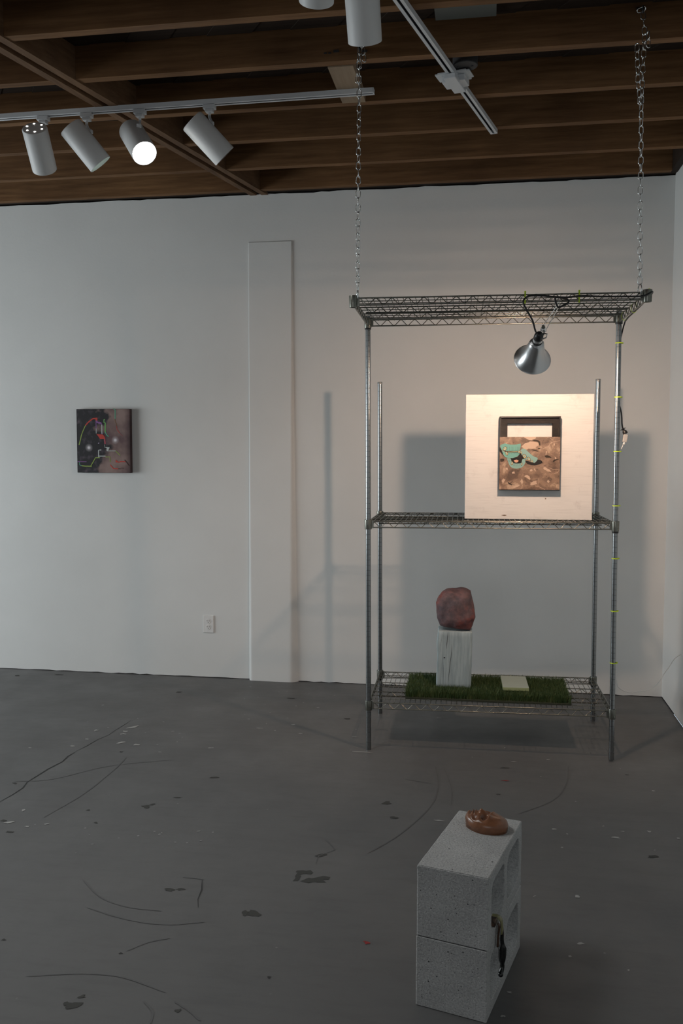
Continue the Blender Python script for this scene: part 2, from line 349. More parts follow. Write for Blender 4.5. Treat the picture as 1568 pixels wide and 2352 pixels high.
# ceiling: dark boards over joists and an oblique twin girder
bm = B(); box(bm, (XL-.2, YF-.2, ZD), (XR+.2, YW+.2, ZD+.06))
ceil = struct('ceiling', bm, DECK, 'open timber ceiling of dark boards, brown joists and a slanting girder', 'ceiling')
bm = B()
for k in range(26):                                   # slight steps of the diagonal sheathing boards
    x = -6+k*.36; M = Matrix.Translation((x, 2, ZD-.004)) @ Matrix.Rotation(math.radians(35), 4, 'Z')
    box(bm, (-.08, -7, 0), (.08, 7, .006), M)
bmesh.ops.bisect_plane(bm, geom=bm.verts[:]+bm.edges[:]+bm.faces[:], plane_co=(XR, 0, 0), plane_no=(1, 0, 0), clear_outer=True)
bmesh.ops.bisect_plane(bm, geom=bm.verts[:]+bm.edges[:]+bm.faces[:], plane_co=(0, YW, 0), plane_no=(0, 1, 0), clear_outer=True)
bmesh.ops.bisect_plane(bm, geom=bm.verts[:]+bm.edges[:]+bm.faces[:], plane_co=(XL, 0, 0), plane_no=(-1, 0, 0), clear_outer=True)
bmesh.ops.bisect_plane(bm, geom=bm.verts[:]+bm.edges[:]+bm.faces[:], plane_co=(0, YF, 0), plane_no=(0, -1, 0), clear_outer=True)
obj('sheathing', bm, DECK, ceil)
def gx(y, side): return (-1.859+.2242*(y-3.328)) if side > 0 else (-1.972+.2242*(y-3.421)+.021)
JY = [3.302, 3.721, 4.154, 4.566, 5.003, 5.420]
yy = 3.302-.42
while yy > YF+.1: JY.append(yy); yy -= .42
for y in sorted(JY):
    th = .044 if y > 3 else .042
    for side in (1, -1):
        bm = B(); j = random.uniform(-.003, .003)
        if side > 0: a, b = gx(y, 1)+.001, XR-.041
        else: a, b = XL, gx(y, -1)-.001
        if b-a < .05: continue
        vs = box(bm, (a, y+j, ZC+.001+random.uniform(0, .003)), (b, y+th+j, ZD+.002))
        for q in vs:                                   # ends cut to the slant of the girder
            if side > 0 and q.co.x < a+.01: q.co.x = gx(q.co.y, 1)+.001
            if side < 0 and q.co.x > b-.01: q.co.x = gx(q.co.y, -1)-.001
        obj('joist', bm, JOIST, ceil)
for side in (1, -1):
    bm = B(); y0, y1 = YF, YW-.002; e = -.040*side
    vs = [bm.verts.new((gx(y, side)+o, y, z)) for z in (ZC-.002, ZD+.002) for y in (y0, y1) for o in ((0, e) if side > 0 else (0, e))]
    for q in ((0, 1, 3, 2), (4, 6, 7, 5), (0, 2, 6, 4), (1, 5, 7, 3), (0, 4, 5, 1), (2, 3, 7, 6)): bm.faces.new([vs[i] for i in q])
    bmesh.ops.recalc_face_normals(bm, faces=bm.faces)
    obj('girder_plank', bm, GIRD, ceil)
bm = B(); box(bm, (XL, 5.472, ZC+.012), (XR, YW-.002, ZD)); box(bm, (XL, YW+.001, ZC+.016), (XR+.12, YW+.15, ZD)); obj('ledger', bm, DECK, ceil)  # second box is unseen, added above the wall to stop light leaking in
bm = B(); box(bm, (XR-.040, YF, ZC+.006), (XR-.001, 5.470, ZD)); obj('ledger', bm, DECK, ceil)
bm = B(); box(bm, (-.672, 3.766, ZC-.001), (-.565, 4.156, ZC+.038)); obj('blocking', bm, BLOCKW, ceil)
bm = B(); box(bm, (-.22, 3.5, ZD-.02), (.02, 3.7, ZD-.004)); obj('pale_patch', bm, mat('pale_ceiling_patch', (.13, .135, .12), .8), ceil)
bm = B()
for px, py in ((747, 123), (757, 123), (772, 118), (837, 118)):
    p = at(px, py, 3.7205); r = .004 if px < 770 else .008
    box(bm, (p.x-r*1.4, 3.715, p.z-r*.6), (p.x+r*1.4, 3.724, p.z+r*.6))
obj('nail_hole', bm, GAP, ceil)
# ------------------------------------------------------------------ wire shelving unit
SX, SY, SYAW, SW, SD, LEAN = -.559, 4.3073, math.radians(1.41), 1.1759, .6181, -.0053
Z1, Z2, Z3, ZR = .2248, 1.1297, 2.1069, 1.869
unit = thing('wire_shelving_unit', 'chrome wire shelving unit with its top shelf hung forward on two chains', 'shelving', (SX, SY, 0), (0, LEAN, SYAW))
UM = Matrix.Translation((SX, SY, 0)) @ unit.rotation_euler.to_matrix().to_4x4()
def S(u, v, z): return UM @ Vector((u, v, z))
def post(u, v, z0, z1, sleeves, cap):
    bm = B(); prof = [(0, 0), (.0125, 0)]; z = .04; R = .0127
    prof.append((R, .002))
    while z < z1-.03:
        prof += [(R, z-.0012), (R-.0009, z-.0006), (R-.0009, z+.0006), (R, z+.0012)]; z += .0254
    prof += [(R, z1-.001), (R-.001, z1), (0, z1)]
    lathe(bm, prof, seg=20)
    o = obj('post', bm, POST, unit, smooth=35, loc=(u, v, z0))
    for zz in sleeves:
        bm = B(); lathe(bm, [(.0129, zz-.011), (.0150, zz-.011), (.0155, zz-.002), (.0155, zz), (.0129, zz)], seg=20)
        obj('sleeve_clip', bm, BLACKP, o, smooth=40)
    if cap:
        bm = B(); lathe(bm, [(.0129, z1-.012), (.0136, z1-.012), (.0138, z1-.001), (.0125, z1+.002), (0, z1+.003)], seg=20)
        obj('post_cap', bm, mat('grey_cap', (.35, .36, .36), .4, .7), o, smooth=40)
    return o
post(0, 0, 0, Z3+.035, [Z3-.021], False)
post(SW, 0, 0, Z3+.035, [Z3-.021, Z2-.022], False)
post(0, SD, .0, ZR, [Z2-.024, Z1-.02], True)
post(SW, SD, .0, ZR, [Z2-.024, Z1-.02], True)
HT, HB, WR = .014, -.015, .0030                        # truss rails above and below the collar's middle
def shelf(M, lug):
    bm = B()
    def zig(a, b, z0=HB+.002, z1=HT-.003, pitch=.066, r=.0019):
        a, b = Vector(a), Vector(b); Ld = (b-a).length; n = int(Ld/pitch); d = (b-a)/Ld; pts = []; off = (Ld-n*pitch)/2
        for k in range(2*n+1):
            s = off+k*pitch/2; z = z1 if k % 2 == 0 else z0
            for e in (-.0045, .0045):
                q = a+d*max(.001, min(Ld-.001, s+e)); pts.append((q.x, q.y, z))
        tube(bm, pts, r, 6)
    c = .014
    for y in (0, SD):
        tube(bm, [(c, y, HT), (SW-c, y, HT)], WR, 8); tube(bm, [(c, y, HB), (SW-c, y, HB)], WR, 8); zig((c+.01, y, 0), (SW-c-.01, y, 0))
    for x in (0, SW):
        tube(bm, [(x, c, HT), (x, SD-c, HT)], WR, 8); tube(bm, [(x, c, HB), (x, SD-c, HB)], WR, 8); zig((x, c+.01, 0), (x, SD-c-.01, 0))
    for y in (SD*.35, SD*.65):                          # two stiffening trusses under the deck
        tube(bm, [(.002, y, HT-.004), (SW-.002, y, HT-.004)], WR*.9, 6); tube(bm, [(.03, y, HB+.002), (SW-.03, y, HB+.002)], WR*.9, 6); zig((.02, y, 0), (SW-.02, y, 0), HB+.003, HT-.006)
    sh = obj('wire_shelf', bm, ZINC, unit, smooth=60); sh.matrix_local = M
    bm = B(); n = 46
    for k in range(1, n):
        x = SW*k/n
        tube(bm, [(x, -.001, HT-.004), (x, .002, HT+.0015), (x, .02, HT+.002), (x, SD-.02, HT+.002), (x, SD-.002, HT+.0015), (x, SD+.001, HT-.004)], .0016, 6)
    for y in (SD*.12, SD*.22, SD*.5, SD*.78, SD*.88): tube(bm, [(.002, y, HT-.001), (SW-.002, y, HT-.001)], .0019, 6)
    obj('deck_wires', bm, ZINC, sh, smooth=60)
    for x, y in ((0, 0), (SW, 0), (0, SD), (SW, SD)):
        bm = B(); lathe(bm, [(.0135, -.024), (.0168, -.024), (.0172, -.022), (.0185, .022), (.0180, .024), (.0135, .024)], seg=24, close=True)
        for dx, dy in ((1 if x == 0 else -1, 0), (0, 1 if y == 0 else -1)):
            bb = (min(0, dx*.030)-abs(dy)*.004+(.012 if dx > 0 else 0)-(0 if dx >= 0 else 0), 0, 0)
            lo = Vector((-.0045, -.0045, -.019)); hi = Vector((.0045, .0045, .018))
            if dx: lo.x, hi.x = sorted((dx*.014, dx*.026))
            if dy: lo.y, hi.y = sorted((dy*.014, dy*.026))
            box(bm, lo, hi)
        obj('corner_collar', bm, ZINC, sh, smooth=40, loc=(x, y, 0))
    return sh
shelf(Matrix.Translation((0, 0, Z1)), 0); shelf(Matrix.Translation((0, 0, Z2)), 0)
TM = Matrix.Translation((-.5486, 3.6832, Z3)) @ Matrix.Rotation(math.radians(1.8774), 4, 'Z')
shelf(UM.inverted() @ TM, 1)
def T(u, v, z=0): return TM @ Vector((u, v, z))
# ------------------------------------------------------------------ chains
PITCHL = .0288
def link_mesh():
    bm = B(); pts = []; a, b = .0105-.0021, .0365/2-.0021        # half width, half length of the wire's centre line
    for k in range(10):
        t = PI*k/9; pts.append((a*math.cos(t), 0, b-a+a*math.sin(t)))
    for k in range(10):
        t = PI+PI*k/9; pts.append((a*math.cos(t), 0, -(b-a)+a*math.sin(t)))
    tube(bm, pts, .0021, 7, closed=True)
    me = bpy.data.meshes.new('link'); bm.normal_update(); bm.to_mesh(me); bm.free(); me.materials.append(CHAIN)
    for p in me.polygons: p.use_smooth = True
    return me
LINK = link_mesh()
def chain_along(root, pts, start=0, tw=0.0):
    P = [Vector(p) for p in pts]; cum = [0]
    for a, b in zip(P[:-1], P[1:]): cum.append(cum[-1]+(b-a).length)
    n = int(cum[-1]/PITCHL)
    for k in range(n+1):
        s = min(cum[-1], k*PITCHL+.001); i = max(j for j in range(len(P)-1) if cum[j] <= s)
        d = (P[i+1]-P[i]).normalized(); p = P[i]+d*(s-cum[i])
        o = bpy.data.objects.new('link', LINK); C.objects.link(o); o.parent = root
        ang = (PI/2 if (k+start) % 2 else 0)+tw+random.uniform(-.22, .22)+.25*math.sin(k*.35)
        q = d.to_track_quat('Z', 'Y').to_matrix().to_4x4() if abs(d.z) < .999 else Matrix.Identity(4)
        o.matrix_local = Matrix.Translation(p-root.location) @ q @ Matrix.Rotation(ang, 4, 'Z')
def ring(root, name, c, R, r, ax, m):
    bm = B(); c = c-root.location
    M = aim(c, ax); tube(bm, [M @ Vector((R*math.cos(2*PI*k/16), R*math.sin(2*PI*k/16), 0)) for k in range(16)], r, 7, closed=True)
    return obj(name, bm, m, root, smooth=180)
lb = T(.015, 0, HT); chL = thing('hanging_chain', 'galvanised chain holding up the left end of the top shelf, behind the near spotlight', 'chain', lb, group='chains from the ceiling joists to the top shelf')
ring(chL, 'shackle', lb+Vector((.002, 0, .012)), .020, .0025, (1, .25, 0), CHAIN)
lt = Vector((-.527, 3.694, 3.118))
chain_along(chL, [lb+Vector((.003, 0, .046)), lb.lerp(lt, .5), lt], 1, .5)
chain_along(chL, [lt+Vector((-.003, -.008, -.03)), lt+Vector((-.006, -.010, -.12))], 0, 1.2)
chain_along(chL, [lt+Vector((.016, -.006, -.005)), lt+Vector((.020, -.008, -.046))], 1, .3)
bm = B(); q = lt-chL.location; tube(bm, smooth_path([q+Vector((0, .03, .012)), q+Vector((0, .012, .014)), q+Vector((0, -.006, .016)), q+Vector((0, -.012, .003)), q+Vector((0, -.004, -.01))], 5), .0032, 8); obj('hook', bm, mat('dark_hook', (.05, .05, .05), .5, .8), chL, smooth=180)
rb = T(SW-.03, 0, HT); chR = thing('hanging_chain', 'galvanised chain with a doubled top, holding up the right end of the top shelf', 'chain', rb, group='chains from the ceiling joists to the top shelf')
ring(chR, 'shackle', rb+Vector((0, 0, .012)), .020, .0025, (1, .2, 0), CHAIN)
rt = Vector((.579, 3.700, 3.190)); rm = Vector((.581, 3.695, 2.83))
chain_along(chR, [rb+Vector((0, 0, .046)), rb.lerp(rm, .5), rm, Vector((.586, 3.695, 3.05)), Vector((.588, 3.698, 3.11)), rt], 0, .25)
chain_along(chR, [rm+Vector((-.006, -.006, .02)), Vector((.566, 3.69, 2.93)), Vector((.5595, 3.69, 3.052))], 1, .6)
chain_along(chR, [Vector((.600, 3.69, 3.095)), Vector((.601, 3.69, 3.06))], 1, .2)
chain_along(chR, [Vector((.572, 3.695, 3.195)), Vector((.590, 3.693, 3.200))], 1, .9)
bm = B(); q = rt-chR.location; tube(bm, smooth_path([q+Vector((0, .026, .016)), q+Vector((0, .008, .016)), q+Vector((0, -.008, .018)), q+Vector((0, -.012, .003)), q+Vector((0, -.004, -.008))], 5), .0032, 8)
box(bm, q+Vector((-.022, .010, .018)), q+Vector((.012, .020, .022))); obj('hook', bm, mat('dark_hook', (.05, .05, .05), .5, .8), chR, smooth=40)
# ------------------------------------------------------------------ track rails and heads
def rail(name, label, a, b, zt):
    a, b = Vector((*a, zt)), Vector((*b, zt)); d = (b-a); Ld = d.length; ang = math.atan2(d.y, d.x)
    t = thing(name, label, 'track rail', a, (0, 0, ang), 'ceiling track rails')
    bm = B(); W, H, g, th = .0175, .0205, .0055, .0025
    prof = [(-W, 0), (-W, -H), (-g, -H), (-g, -H+th), (-W+th, -H+th), (-W+th, -th), (W-th, -th), (W-th, -H+th), (g, -H+th), (g, -H), (W, -H), (W, 0)]
    A = [bm.verts.new((0, y, z)) for y, z in prof]; D = [bm.verts.new((Ld, y, z)) for y, z in prof]; n = len(prof)
    for k in range(n):
        f = bm.faces.new((A[k], A[(k+1) % n], D[(k+1) % n], D[k]))
        f.material_index = 1 if 3 <= k <= 7 else 0
    bmesh.ops.recalc_face_normals(bm, faces=bm.faces)
    obj('channel', bm, [TRACKW, TRACKD], t)
    bm = B(); box(bm, (Ld, -W, -H), (Ld+.006, W, 0), bev=.001); obj('end_cap', bm, TRACKW, t)
    return t
ZT_ = ZC-.001
rail('lighting_track', 'white track rail along the joists carrying four spotlights', (-3.6, 4.062), (-.513, 4.012), ZT_)
def lx(y): return 4.012-(y+.513)*.0162
def rx_(y): return -.337+.2475*(y-3.172)
rt0, rt1 = (rx_(.6), .6), (rx_(4.60)+.004, 4.60)
rail2 = rail('lighting_track', 'white track rail running toward the back wall with an open dark slot', rt0, rt1, ZT_)
axd = Vector((.2475, 1, 0)).normalized(); aang = math.atan2(axd.y, axd.x)
# feed canopy around the rail, with the dark box above it
cn = thing('feed_canopy', 'square white power feed canopy clasped around the slotted track rail', 'light fitting', (rx_(3.93), 3.93, ZT_), (0, 0, aang))
bm = B(); box(bm, (-.055, -.062, -.008), (.045, .062, -.0005), bev=.002); box(bm, (-.048, -.075, -.0072), (.030, .075, -.001), bev=.002); obj('cover_plate', bm, TRACKW, cn)
bm = B(); box(bm, (-.085, -.026, -.042), (.085, .026, -.0215), bev=.003); box(bm, (-.03, -.05, -.034), (.05, .05, -.0085), bev=.003); obj('feed_body', bm, TRACKW, cn)
jb = thing('junction_box', 'round dark metal junction box on the joist above the feed canopy', 'junction box', (-.105, 3.855, ZC+.003))
bm = B(); lathe(bm, [(0, 0), (.05, 0), (.052, .002), (.052, .10), (0, .10)], seg=28); obj('can', bm, SHADE_DARK, jb, smooth=40)
for sx in (-.03, .03):
    bm = B(); lathe(bm, [(0, -.003), (.005, -.003), (.005, 0), (0, 0)], seg=10); obj('screw', bm, SHADE_DARK, jb, loc=(sx, 0, 0))
def head(label, tp, mouth_to_back, axis, Lc=.206, R=.057, state='off', zt=ZT_-.0205, yawt=0):
    tp = Vector((tp[0], tp[1], zt)); axis = Vector(axis).normalized(); c = Vector(mouth_to_back)
    t = thing('track_spotlight', label, 'spotlight', tp, (0, 0, 0), 'white cylinder track spotlights')
    bm = B(); Mz = Matrix.Rotation(yawt, 4, 'Z')
    box(bm, (-.028, -.0165, -.020), (.028, .0165, -.0005), Mz, bev=.003); box(bm, (-.018, -.0155, -.034), (.018, .0155, -.020), Mz, bev=.003)
    ad = obj('track_adapter', bm, TRACKW, t)
    loc = c-tp                                             # centre of the can
    up = Vector((0, 0, 1)); side = (up-axis*up.dot(axis)).normalized()
    att = loc-axis*(Lc*.16)+side*(R+.004)
    # pivot on the can's upper side under the adapter
    bm = B(); tube(bm, smooth_path([(0, 0, -.032), (0, 0, -.052), (att.x*.4, att.y*.4, max(-.075, att.z+.02)), att+side*.004, att-side*.006], 6), .0062, 10)
    box(bm, (-.010, -.008, -.008), (.010, .008, .008), Matrix.Translation(att), bev=.003); obj('stem', bm, TRACKW, t, smooth=50)
    M = aim(loc, axis); bm = B(); h = Lc/2
    lathe(bm, [(0, -h), (R-.010, -h), (R-.003, -h+.002), (R, -h+.007), (R, h), (R-.0022, h), (R-.003, h-.03)], M, seg=40)
    can = obj('can', bm, CANW, t, smooth=35)
    bm = B(); lathe(bm, [(R-.0024, h-.001), (R-.004, h-.03), (R-.008, h-.075), (0, h-.078)], M, seg=40)
    obj('baffle', bm, CANLIT if state in ('lit', 'on') else CANIN, t, smooth=35)
    bm = B(); br = R-.009
    if state == 'on': lathe(bm, [(br, h-.030), (br-.003, h-.012), (br*.6, h-.004), (0, h-.001)], M, seg=32)
    else: lathe(bm, [(br, h-.060), (br*.6, h-.050), (0, h-.048)], M, seg=32)
    obj('bulb', bm, (BULBON if state in ('on', 'vents') else BULBDIM if state == 'lit' else BULBOFF), t, smooth=180)
    if state == 'vents':
        for k in range(6):
            a = 2*PI*k/6+.3; p = M @ Vector((R*.66*math.cos(a), R*.66*math.sin(a), -h-.0012))
            bm = B(); lathe(bm, [(0, 0), (.0046, 0), (.0046, .001), (0, .001)], aim(p, axis), seg=14); obj('vent_hole', bm, VENT, can)
    return t
def on_left(px, py):
    p = atz(px, py, ZT_-.02); return (p.x, lx(p.x))
head('leftmost track spotlight, aimed at the back wall with six glowing vent holes on its back', on_left(92, 262), at(91, 342, 3.98), (-.149, .719, -.679), state='vents')
head('second track spotlight from the left, tilted right and down with a pale lit mouth', on_left(196, 258), at(196, 334, 3.98), (.559, .341, -.756), state='lit')
head('lit track spotlight shining white toward the viewer, third from the left', on_left(318, 249), at(316, 326, 3.95), (.52, -.52, -.70), state='on')
head('fourth track spotlight from the left, unlit, tilted toward the shelving', on_left(477, 236), at(478, 318, 3.95), (.649, .40, -.70), state='off')
head('large near track spotlight at the top of the photo, in front of the left chain', (rx_(2.94), 2.94), at(833, 17, 2.99), (-.010, .60, -.75), state='off', yawt=aang)
head('near track spotlight only just showing at the top edge of the photo', (rx_(2.70), 2.70), at(729, -76, 2.86), (-.177, .741, -.647), state='off', yawt=aang)
# ------------------------------------------------------------------ clamp lamp
LAX = Vector((-.108, .861, -.497)).normalized()
RIM = Vector((.187, 3.806, 1.872)); NECK = RIM-LAX*.118
lamp = thing('clamp_lamp', 'silver clamp lamp with bell reflector hung from the front rail of the top wire shelf', 'lamp', NECK)
ML = aim((0, 0, 0), LAX)
bm = B()
outp = [(.0195, -.004), (.0205, 0), (.026, .003), (.0300, .009), (.0325, .02), (.0370, .042), (.0450, .068), (.0570, .092), (.0690, .110), (.0745, .116), (.0765, .118)]
lathe(bm, outp+[(.0758, .1165)]+[(r-.0009, z) for r, z in reversed(outp[:-1])], ML, seg=48, close=True)
obj('reflector', bm, ALU, lamp, smooth=60)
bm = B(); lathe(bm, [(0, -.060), (.006, -.060), (.012, -.056), (.0168, -.049), (.0185, -.040), (.0188, -.028), (.0180, -.026), (.0180, -.006), (.0204, -.004), (.0204, .004), (0, .004)], ML, seg=28); so = obj('socket', bm, BLACKP, lamp, smooth=50)
bm = B(); lathe(bm, [(.0184, -.026), (.0198, -.026), (.0198, -.012), (.0184, -.012)], ML, seg=28, close=True); obj('metal_band', bm, mat('printed_metal_band', (.6, .61, .62), .35, .8), so, smooth=40)
bm = B(); lathe(bm, [(.0, .004), (.0135, .004), (.014, .025), (.020, .038), (.0262, .053), (.0270, .064), (.0235, .077), (.0145, .086), (0, .090)], ML, seg=28); obj('bulb', bm, LAMPBULB, lamp, smooth=180)
# clamp: wire arms from the socket up to rubber jaws gripping the rail
cj = T(.828, 0, HT-.026); P0 = cj-NECK; sd = Vector((1, .05, 0)).normalized()
sck = ML @ Vector((0, 0, -.030))+Vector((.020, -.004, .010))
bm = B(); mid = at(1247, 757, 3.702)-NECK
tube(bm, [sck, sck.lerp(mid, .5)+Vector((.004, 0, 0)), mid], .0032, 8)
tube(bm, [mid-sd*.010, P0+Vector((-.004, -.010, -.022)), P0+Vector((.000, -.014, -.006))], .0017, 8)
tube(bm, [mid+sd*.012, P0+Vector((.006, -.010, -.022)), P0+Vector((.004, -.010, -.004))], .0017, 8)
tube(bm, [mid-sd*.010, mid-sd*.010+Vector((0, 0, -.008)), mid+sd*.012+Vector((0, 0, -.008)), mid+sd*.012], .0017, 8)
cl = obj('clamp', bm, CHAIN, lamp, smooth=60)
bm = B(); loop = [P0+Vector((.000, -.012, .012)), P0+Vector((-.012, -.012, .010)), P0+Vector((-.010, -.014, -.008)), P0+Vector((.000, -.016, -.030)), P0+Vector((.022, -.016, -.022)), P0+Vector((.040, -.014, -.012)), P0+Vector((.043, -.012, -.004)), P0+Vector((.028, -.012, .006))]
tube(bm, loop, .0045, 8, closed=True); obj('rubber_jaw', bm, BLACKP, cl, smooth=180)
bm = B(); box(bm, (-.009, -.006, -.006), (.009, .006, .010), Matrix.Translation(mid), bev=.002); obj('bracket', bm, CHAIN, cl)
bm = B(); lathe(bm, [(0, -.008), (.007, -.008), (.007, .008), (0, .008)], aim(mid+Vector((0, -.006, .010)), (0, 1, .3)), seg=12); obj('wing_nut', bm, ZINC, cl, smooth=50)
bm = B(); tube(bm, [sck+Vector((-.002, 0, .006)), sck+Vector((.014, -.004, .002)), sck+Vector((.010, -.004, -.012)), sck+Vector((-.002, 0, -.016))], .003, 8); obj('swivel_loop', bm, CHAIN, cl, smooth=50)
# its black cord: socket, up to the rail, along it to the right corner, down the front right post, to a plug
def rel(p): return Vector(p)-NECK
Pst = lambda z, du=.004, dv=.0172: S(SW+du, dv, z)
cordp = [NECK+ML @ Vector((0, 0, -.058)), at(1230, 762, 3.70), at(1222, 735, 3.685), at(1208, 710, 3.672), at(1201, 694, 3.668), at(1206, 685, 3.676), at(1215, 680, 3.678), at(1240, 679, 3.678), at(1270, 681.5, 3.679), at(1300, 683, 3.68), at(1331, 680, 3.684), at(1380, 681, 3.688), at(1430, 681, 3.692), at(1475, 680, 3.696), T(SW+.018, -.006, .014),
         T(SW+.020, .10, .004), T(SW+.017, .3, -.008), T(SW+.016, .5, -.016), T(SW+.020, .60, -.03), Pst(2.0, .010, .014), Pst(1.92), Pst(1.75), at(1426.5, 950, 4.352), at(1428, 975, 4.352), at(1431, 988, 4.352)]
bm = B(); tube(bm, smooth_path([rel(p) for p in cordp], 7), .0036, 8); cord = obj('cord', bm, BLACKP, lamp, smooth=180)
pa, pb = at(1430, 985, 4.35), at(1437, 997, 4.352)
bm = B(); d = (pb-pa).normalized(); lathe(bm, [(0, -.002), (.005, 0), (.006, .008), (.0105, .014), (.012, .026), (0, .028)], aim(rel(pa), d), seg=14); obj('plug', bm, BLACKP, cord, smooth=40)
bm = B(); lathe(bm, [(.012, .0), (.014, .001), (.014, .002), (0, .002)], aim(rel(pa), d), seg=8); obj('plug_ridge', bm, BLACKP, cord)
# white extension cord
ex = thing('extension_cord', 'thin white extension cord running down the front right post to the right wall', 'cord', S(SW+.02, .01, .5))
pe = at(1433, 1016, 4.352)
bm = B(); ax = (pe-pb).normalized(); Mq = aim(pb-ex.location, ax); Ls = (pe-pb).length
box(bm, (-.013, -.010, .002), (.013, .010, Ls), Mq, bev=.003); obj('socket_block', bm, mat('grey_white_plastic', (.46, .46, .45), .5), ex)
bm = B()
for s in (-.006, .006): lathe(bm, [(0, 0), (.0045, 0), (.0045, .010), (0, .012)], Mq @ Matrix.Translation((s, 0, Ls)), seg=10)
obj('outlet_nub', bm, WHITEP, ex)
ep = [pe, at(1427, 1030, 4.345), Pst(1.46, .006, .017), Pst(1.2), Pst(.9), Pst(.6), Pst(.42, .008, .017), at(1413.5, 1556, 4.38), at(1419, 1578, 4.42), at(1442, 1590, 4.50), at(1470, 1588, 4.60), at(1495, 1582, 4.68), at(1514, 1565, 4.76), at(1525, 1547, 4.80), at(1536, 1532, 4.85), at(1548, 1514, 4.90), at(1562, 1504, 4.955), Vector((XR-.003, 4.93, .395))]
bm = B(); tube(bm, smooth_path([p-ex.location for p in ep], 7), .0021, 7); obj('cable', bm, WHITEP, ex, smooth=180)
# lime cable ties
def tie_loop(label, c, M, rx, rz, tail, wide=.0024):
    t = thing('cable_tie', label, 'cable tie', c, group='lime green cable ties')
    bm = B(); pts = []
    for k in range(18):
        a = 2*PI*k/18; pts.append(M @ Vector((rx*math.cos(a), 0, rz*math.sin(a))))
    ax = (M @ Vector((0, 1, 0))).normalized()
    A = [bm.verts.new(p+ax*wide) for p in pts]; D = [bm.verts.new(p-ax*wide) for p in pts]
    A2 = [bm.verts.new(p*1.10+ax*wide) for p in pts]; D2 = [bm.verts.new(p*1.10-ax*wide) for p in pts]
    for k in range(18):
        j = (k+1) % 18
        for q in ((A[k], D[k], D[j], A[j]), (D2[k], A2[k], A2[j], D2[j]), (A[k], A[j], A2[j], A2[k]), (D[j], D[k], D2[k], D2[j])): bm.faces.new(q)
    obj('strap', bm, GREENTIE, t)
    bm = B(); box(bm, (-.0035, -.0035, -.003), (.0035, .0035, .003), Matrix.Translation(tail)); obj('lock_head', bm, GREENTIE, t)
    return t
MY = Matrix.Rotation(PI/2, 4, 'Z')                      # loop in the plane across the rail
for lab, px, wd in (('lime green cable tie on the top shelf front rail, at the lamp cord bend', 1206, .0026), ('lime green cable tie on the top shelf front rail, right of the lamp clamp', 1331, .0024), ('lime green cable tie at the right front corner of the top shelf', 1493, .0026)):
    p = at(px, 682, 3.69); u = (TM.inverted() @ p).x
    c = T(u, -.003, .001)
    tie_loop(lab, c, MY, .011, .021, Vector((0, -.006, .023)), wd)
for lab, v_ in (('lime green cable tie on the right side rail of the top shelf, nearer the chain', .30), ('lime green cable tie on the right side rail of the top shelf, nearer the post', .52)):
    tie_loop(lab, T(SW+.006, v_, .0), Matrix.Identity(4), .012, .020, Vector((.006, 0, .022)), .0022)
MH = Matrix.Rotation(PI/2, 4, 'X')
for lab, z in (('topmost lime green cable tie on the front right post, just under the top shelf', 1.988), ('lime green cable tie on the front right post, level with the board top', 1.737), ('lime green cable tie on the front right post, just below the white plug', 1.483), ('lime green cable tie on the front right post, just above the middle shelf', 1.227), ('lime green cable tie on the front right post, first one below the middle shelf', .976), ('lime green cable tie on the front right post, level with the red rock', .724), ('lowest lime green cable tie on the front right post, near the white cord loop', .473)):
    tie_loop(lab, S(SW+.003, .001, z), MH, .0165, .0148, Vector((.016, .006, 0)), .0022)
# ------------------------------------------------------------------ white board and framed painting on the middle shelf
bz = Z2+HT+.004
bl = S(.469, .165, bz)
board = thing('white_board', 'large square white painted board standing on the middle wire shelf', 'board', bl, (0, 0, math.radians(1.6)))
BW, BH, BT = .622, .620, .045
bm = B(); box(bm, (0, 0, 0), (BW, BT, BH), bev=.0025)
for px, py, rx, rz in ((1158, 1184, .014, .003), (1253, 1146, .003, .004)):
    p = at(px, py, 4.48)-bl; vs = [bm.verts.new((p.x+rx*math.cos(2*PI*k/8)*random.uniform(.7, 1.2), -.0006, p.z+rz*math.sin(2*PI*k/8)*random.uniform(.7, 1.2))) for k in range(8)]
    f = bm.faces.new(vs); f.material_index = 1
bmesh.ops.recalc_face_normals(bm, faces=[f for f in bm.faces if f.material_index == 1])
obj('panel', bm, [BOARD, mat('bare_wood_scratch', (.22, .16, .11), .7)], board)
# framed painting; (cx, cy) below are units of .236 mm on the picture's face
FS = .0002385; FD = .030
fp = at(1215, 1041, bl.y-.0003)
art = thing('framed_painting', 'black framed painting of teal dental casts on brown ground, hung on the white board', 'framed artwork', fp, (0, 0, math.radians(1.6)))
def fa(cx, cy, y=0): return Vector(((cx-787)*FS, y, (924-cy)*FS))
bm = B(); x0, x1, z0, z1 = fa(172, 0).x, fa(1400, 0).x, fa(0, 1690).z, fa(0, 165).z; t_ = .0065
for lo, hi in (((x0, -FD, z0), (x0+t_, 0, z1)), ((x1-t_, -FD, z0), (x1, 0, z1)), ((x0+t_, -FD, z0), (x1-t_, 0, z0+t_*.7)), ((x0+t_, -FD, z1-t_*1.1), (x1-t_, 0, z1))): box(bm, lo, hi)
obj('frame', bm, FRAMEB, art)
bm = B(); ym = -.017; lx0, lx1, lz1 = x0+t_, x1-t_, z1-t_*1.1; ox0, ox1, oz1 = fa(332, 0).x, fa(1240, 0).x, fa(0, 312).z; oz0 = fa(0, 600).z
for lo, hi in (((lx0, ym, oz1), (lx1, -.002, lz1)), ((lx0, ym, oz0), (ox0, -.002, oz1)), ((ox1, ym, oz0), (lx1, -.002, oz1))): box(bm, lo, hi)
obj('liner', bm, MATB, art)
PA = mat('painted_brown_ground', (.3, .2, .13), .5)
v = coords(PA, (1, 1, 1.2))
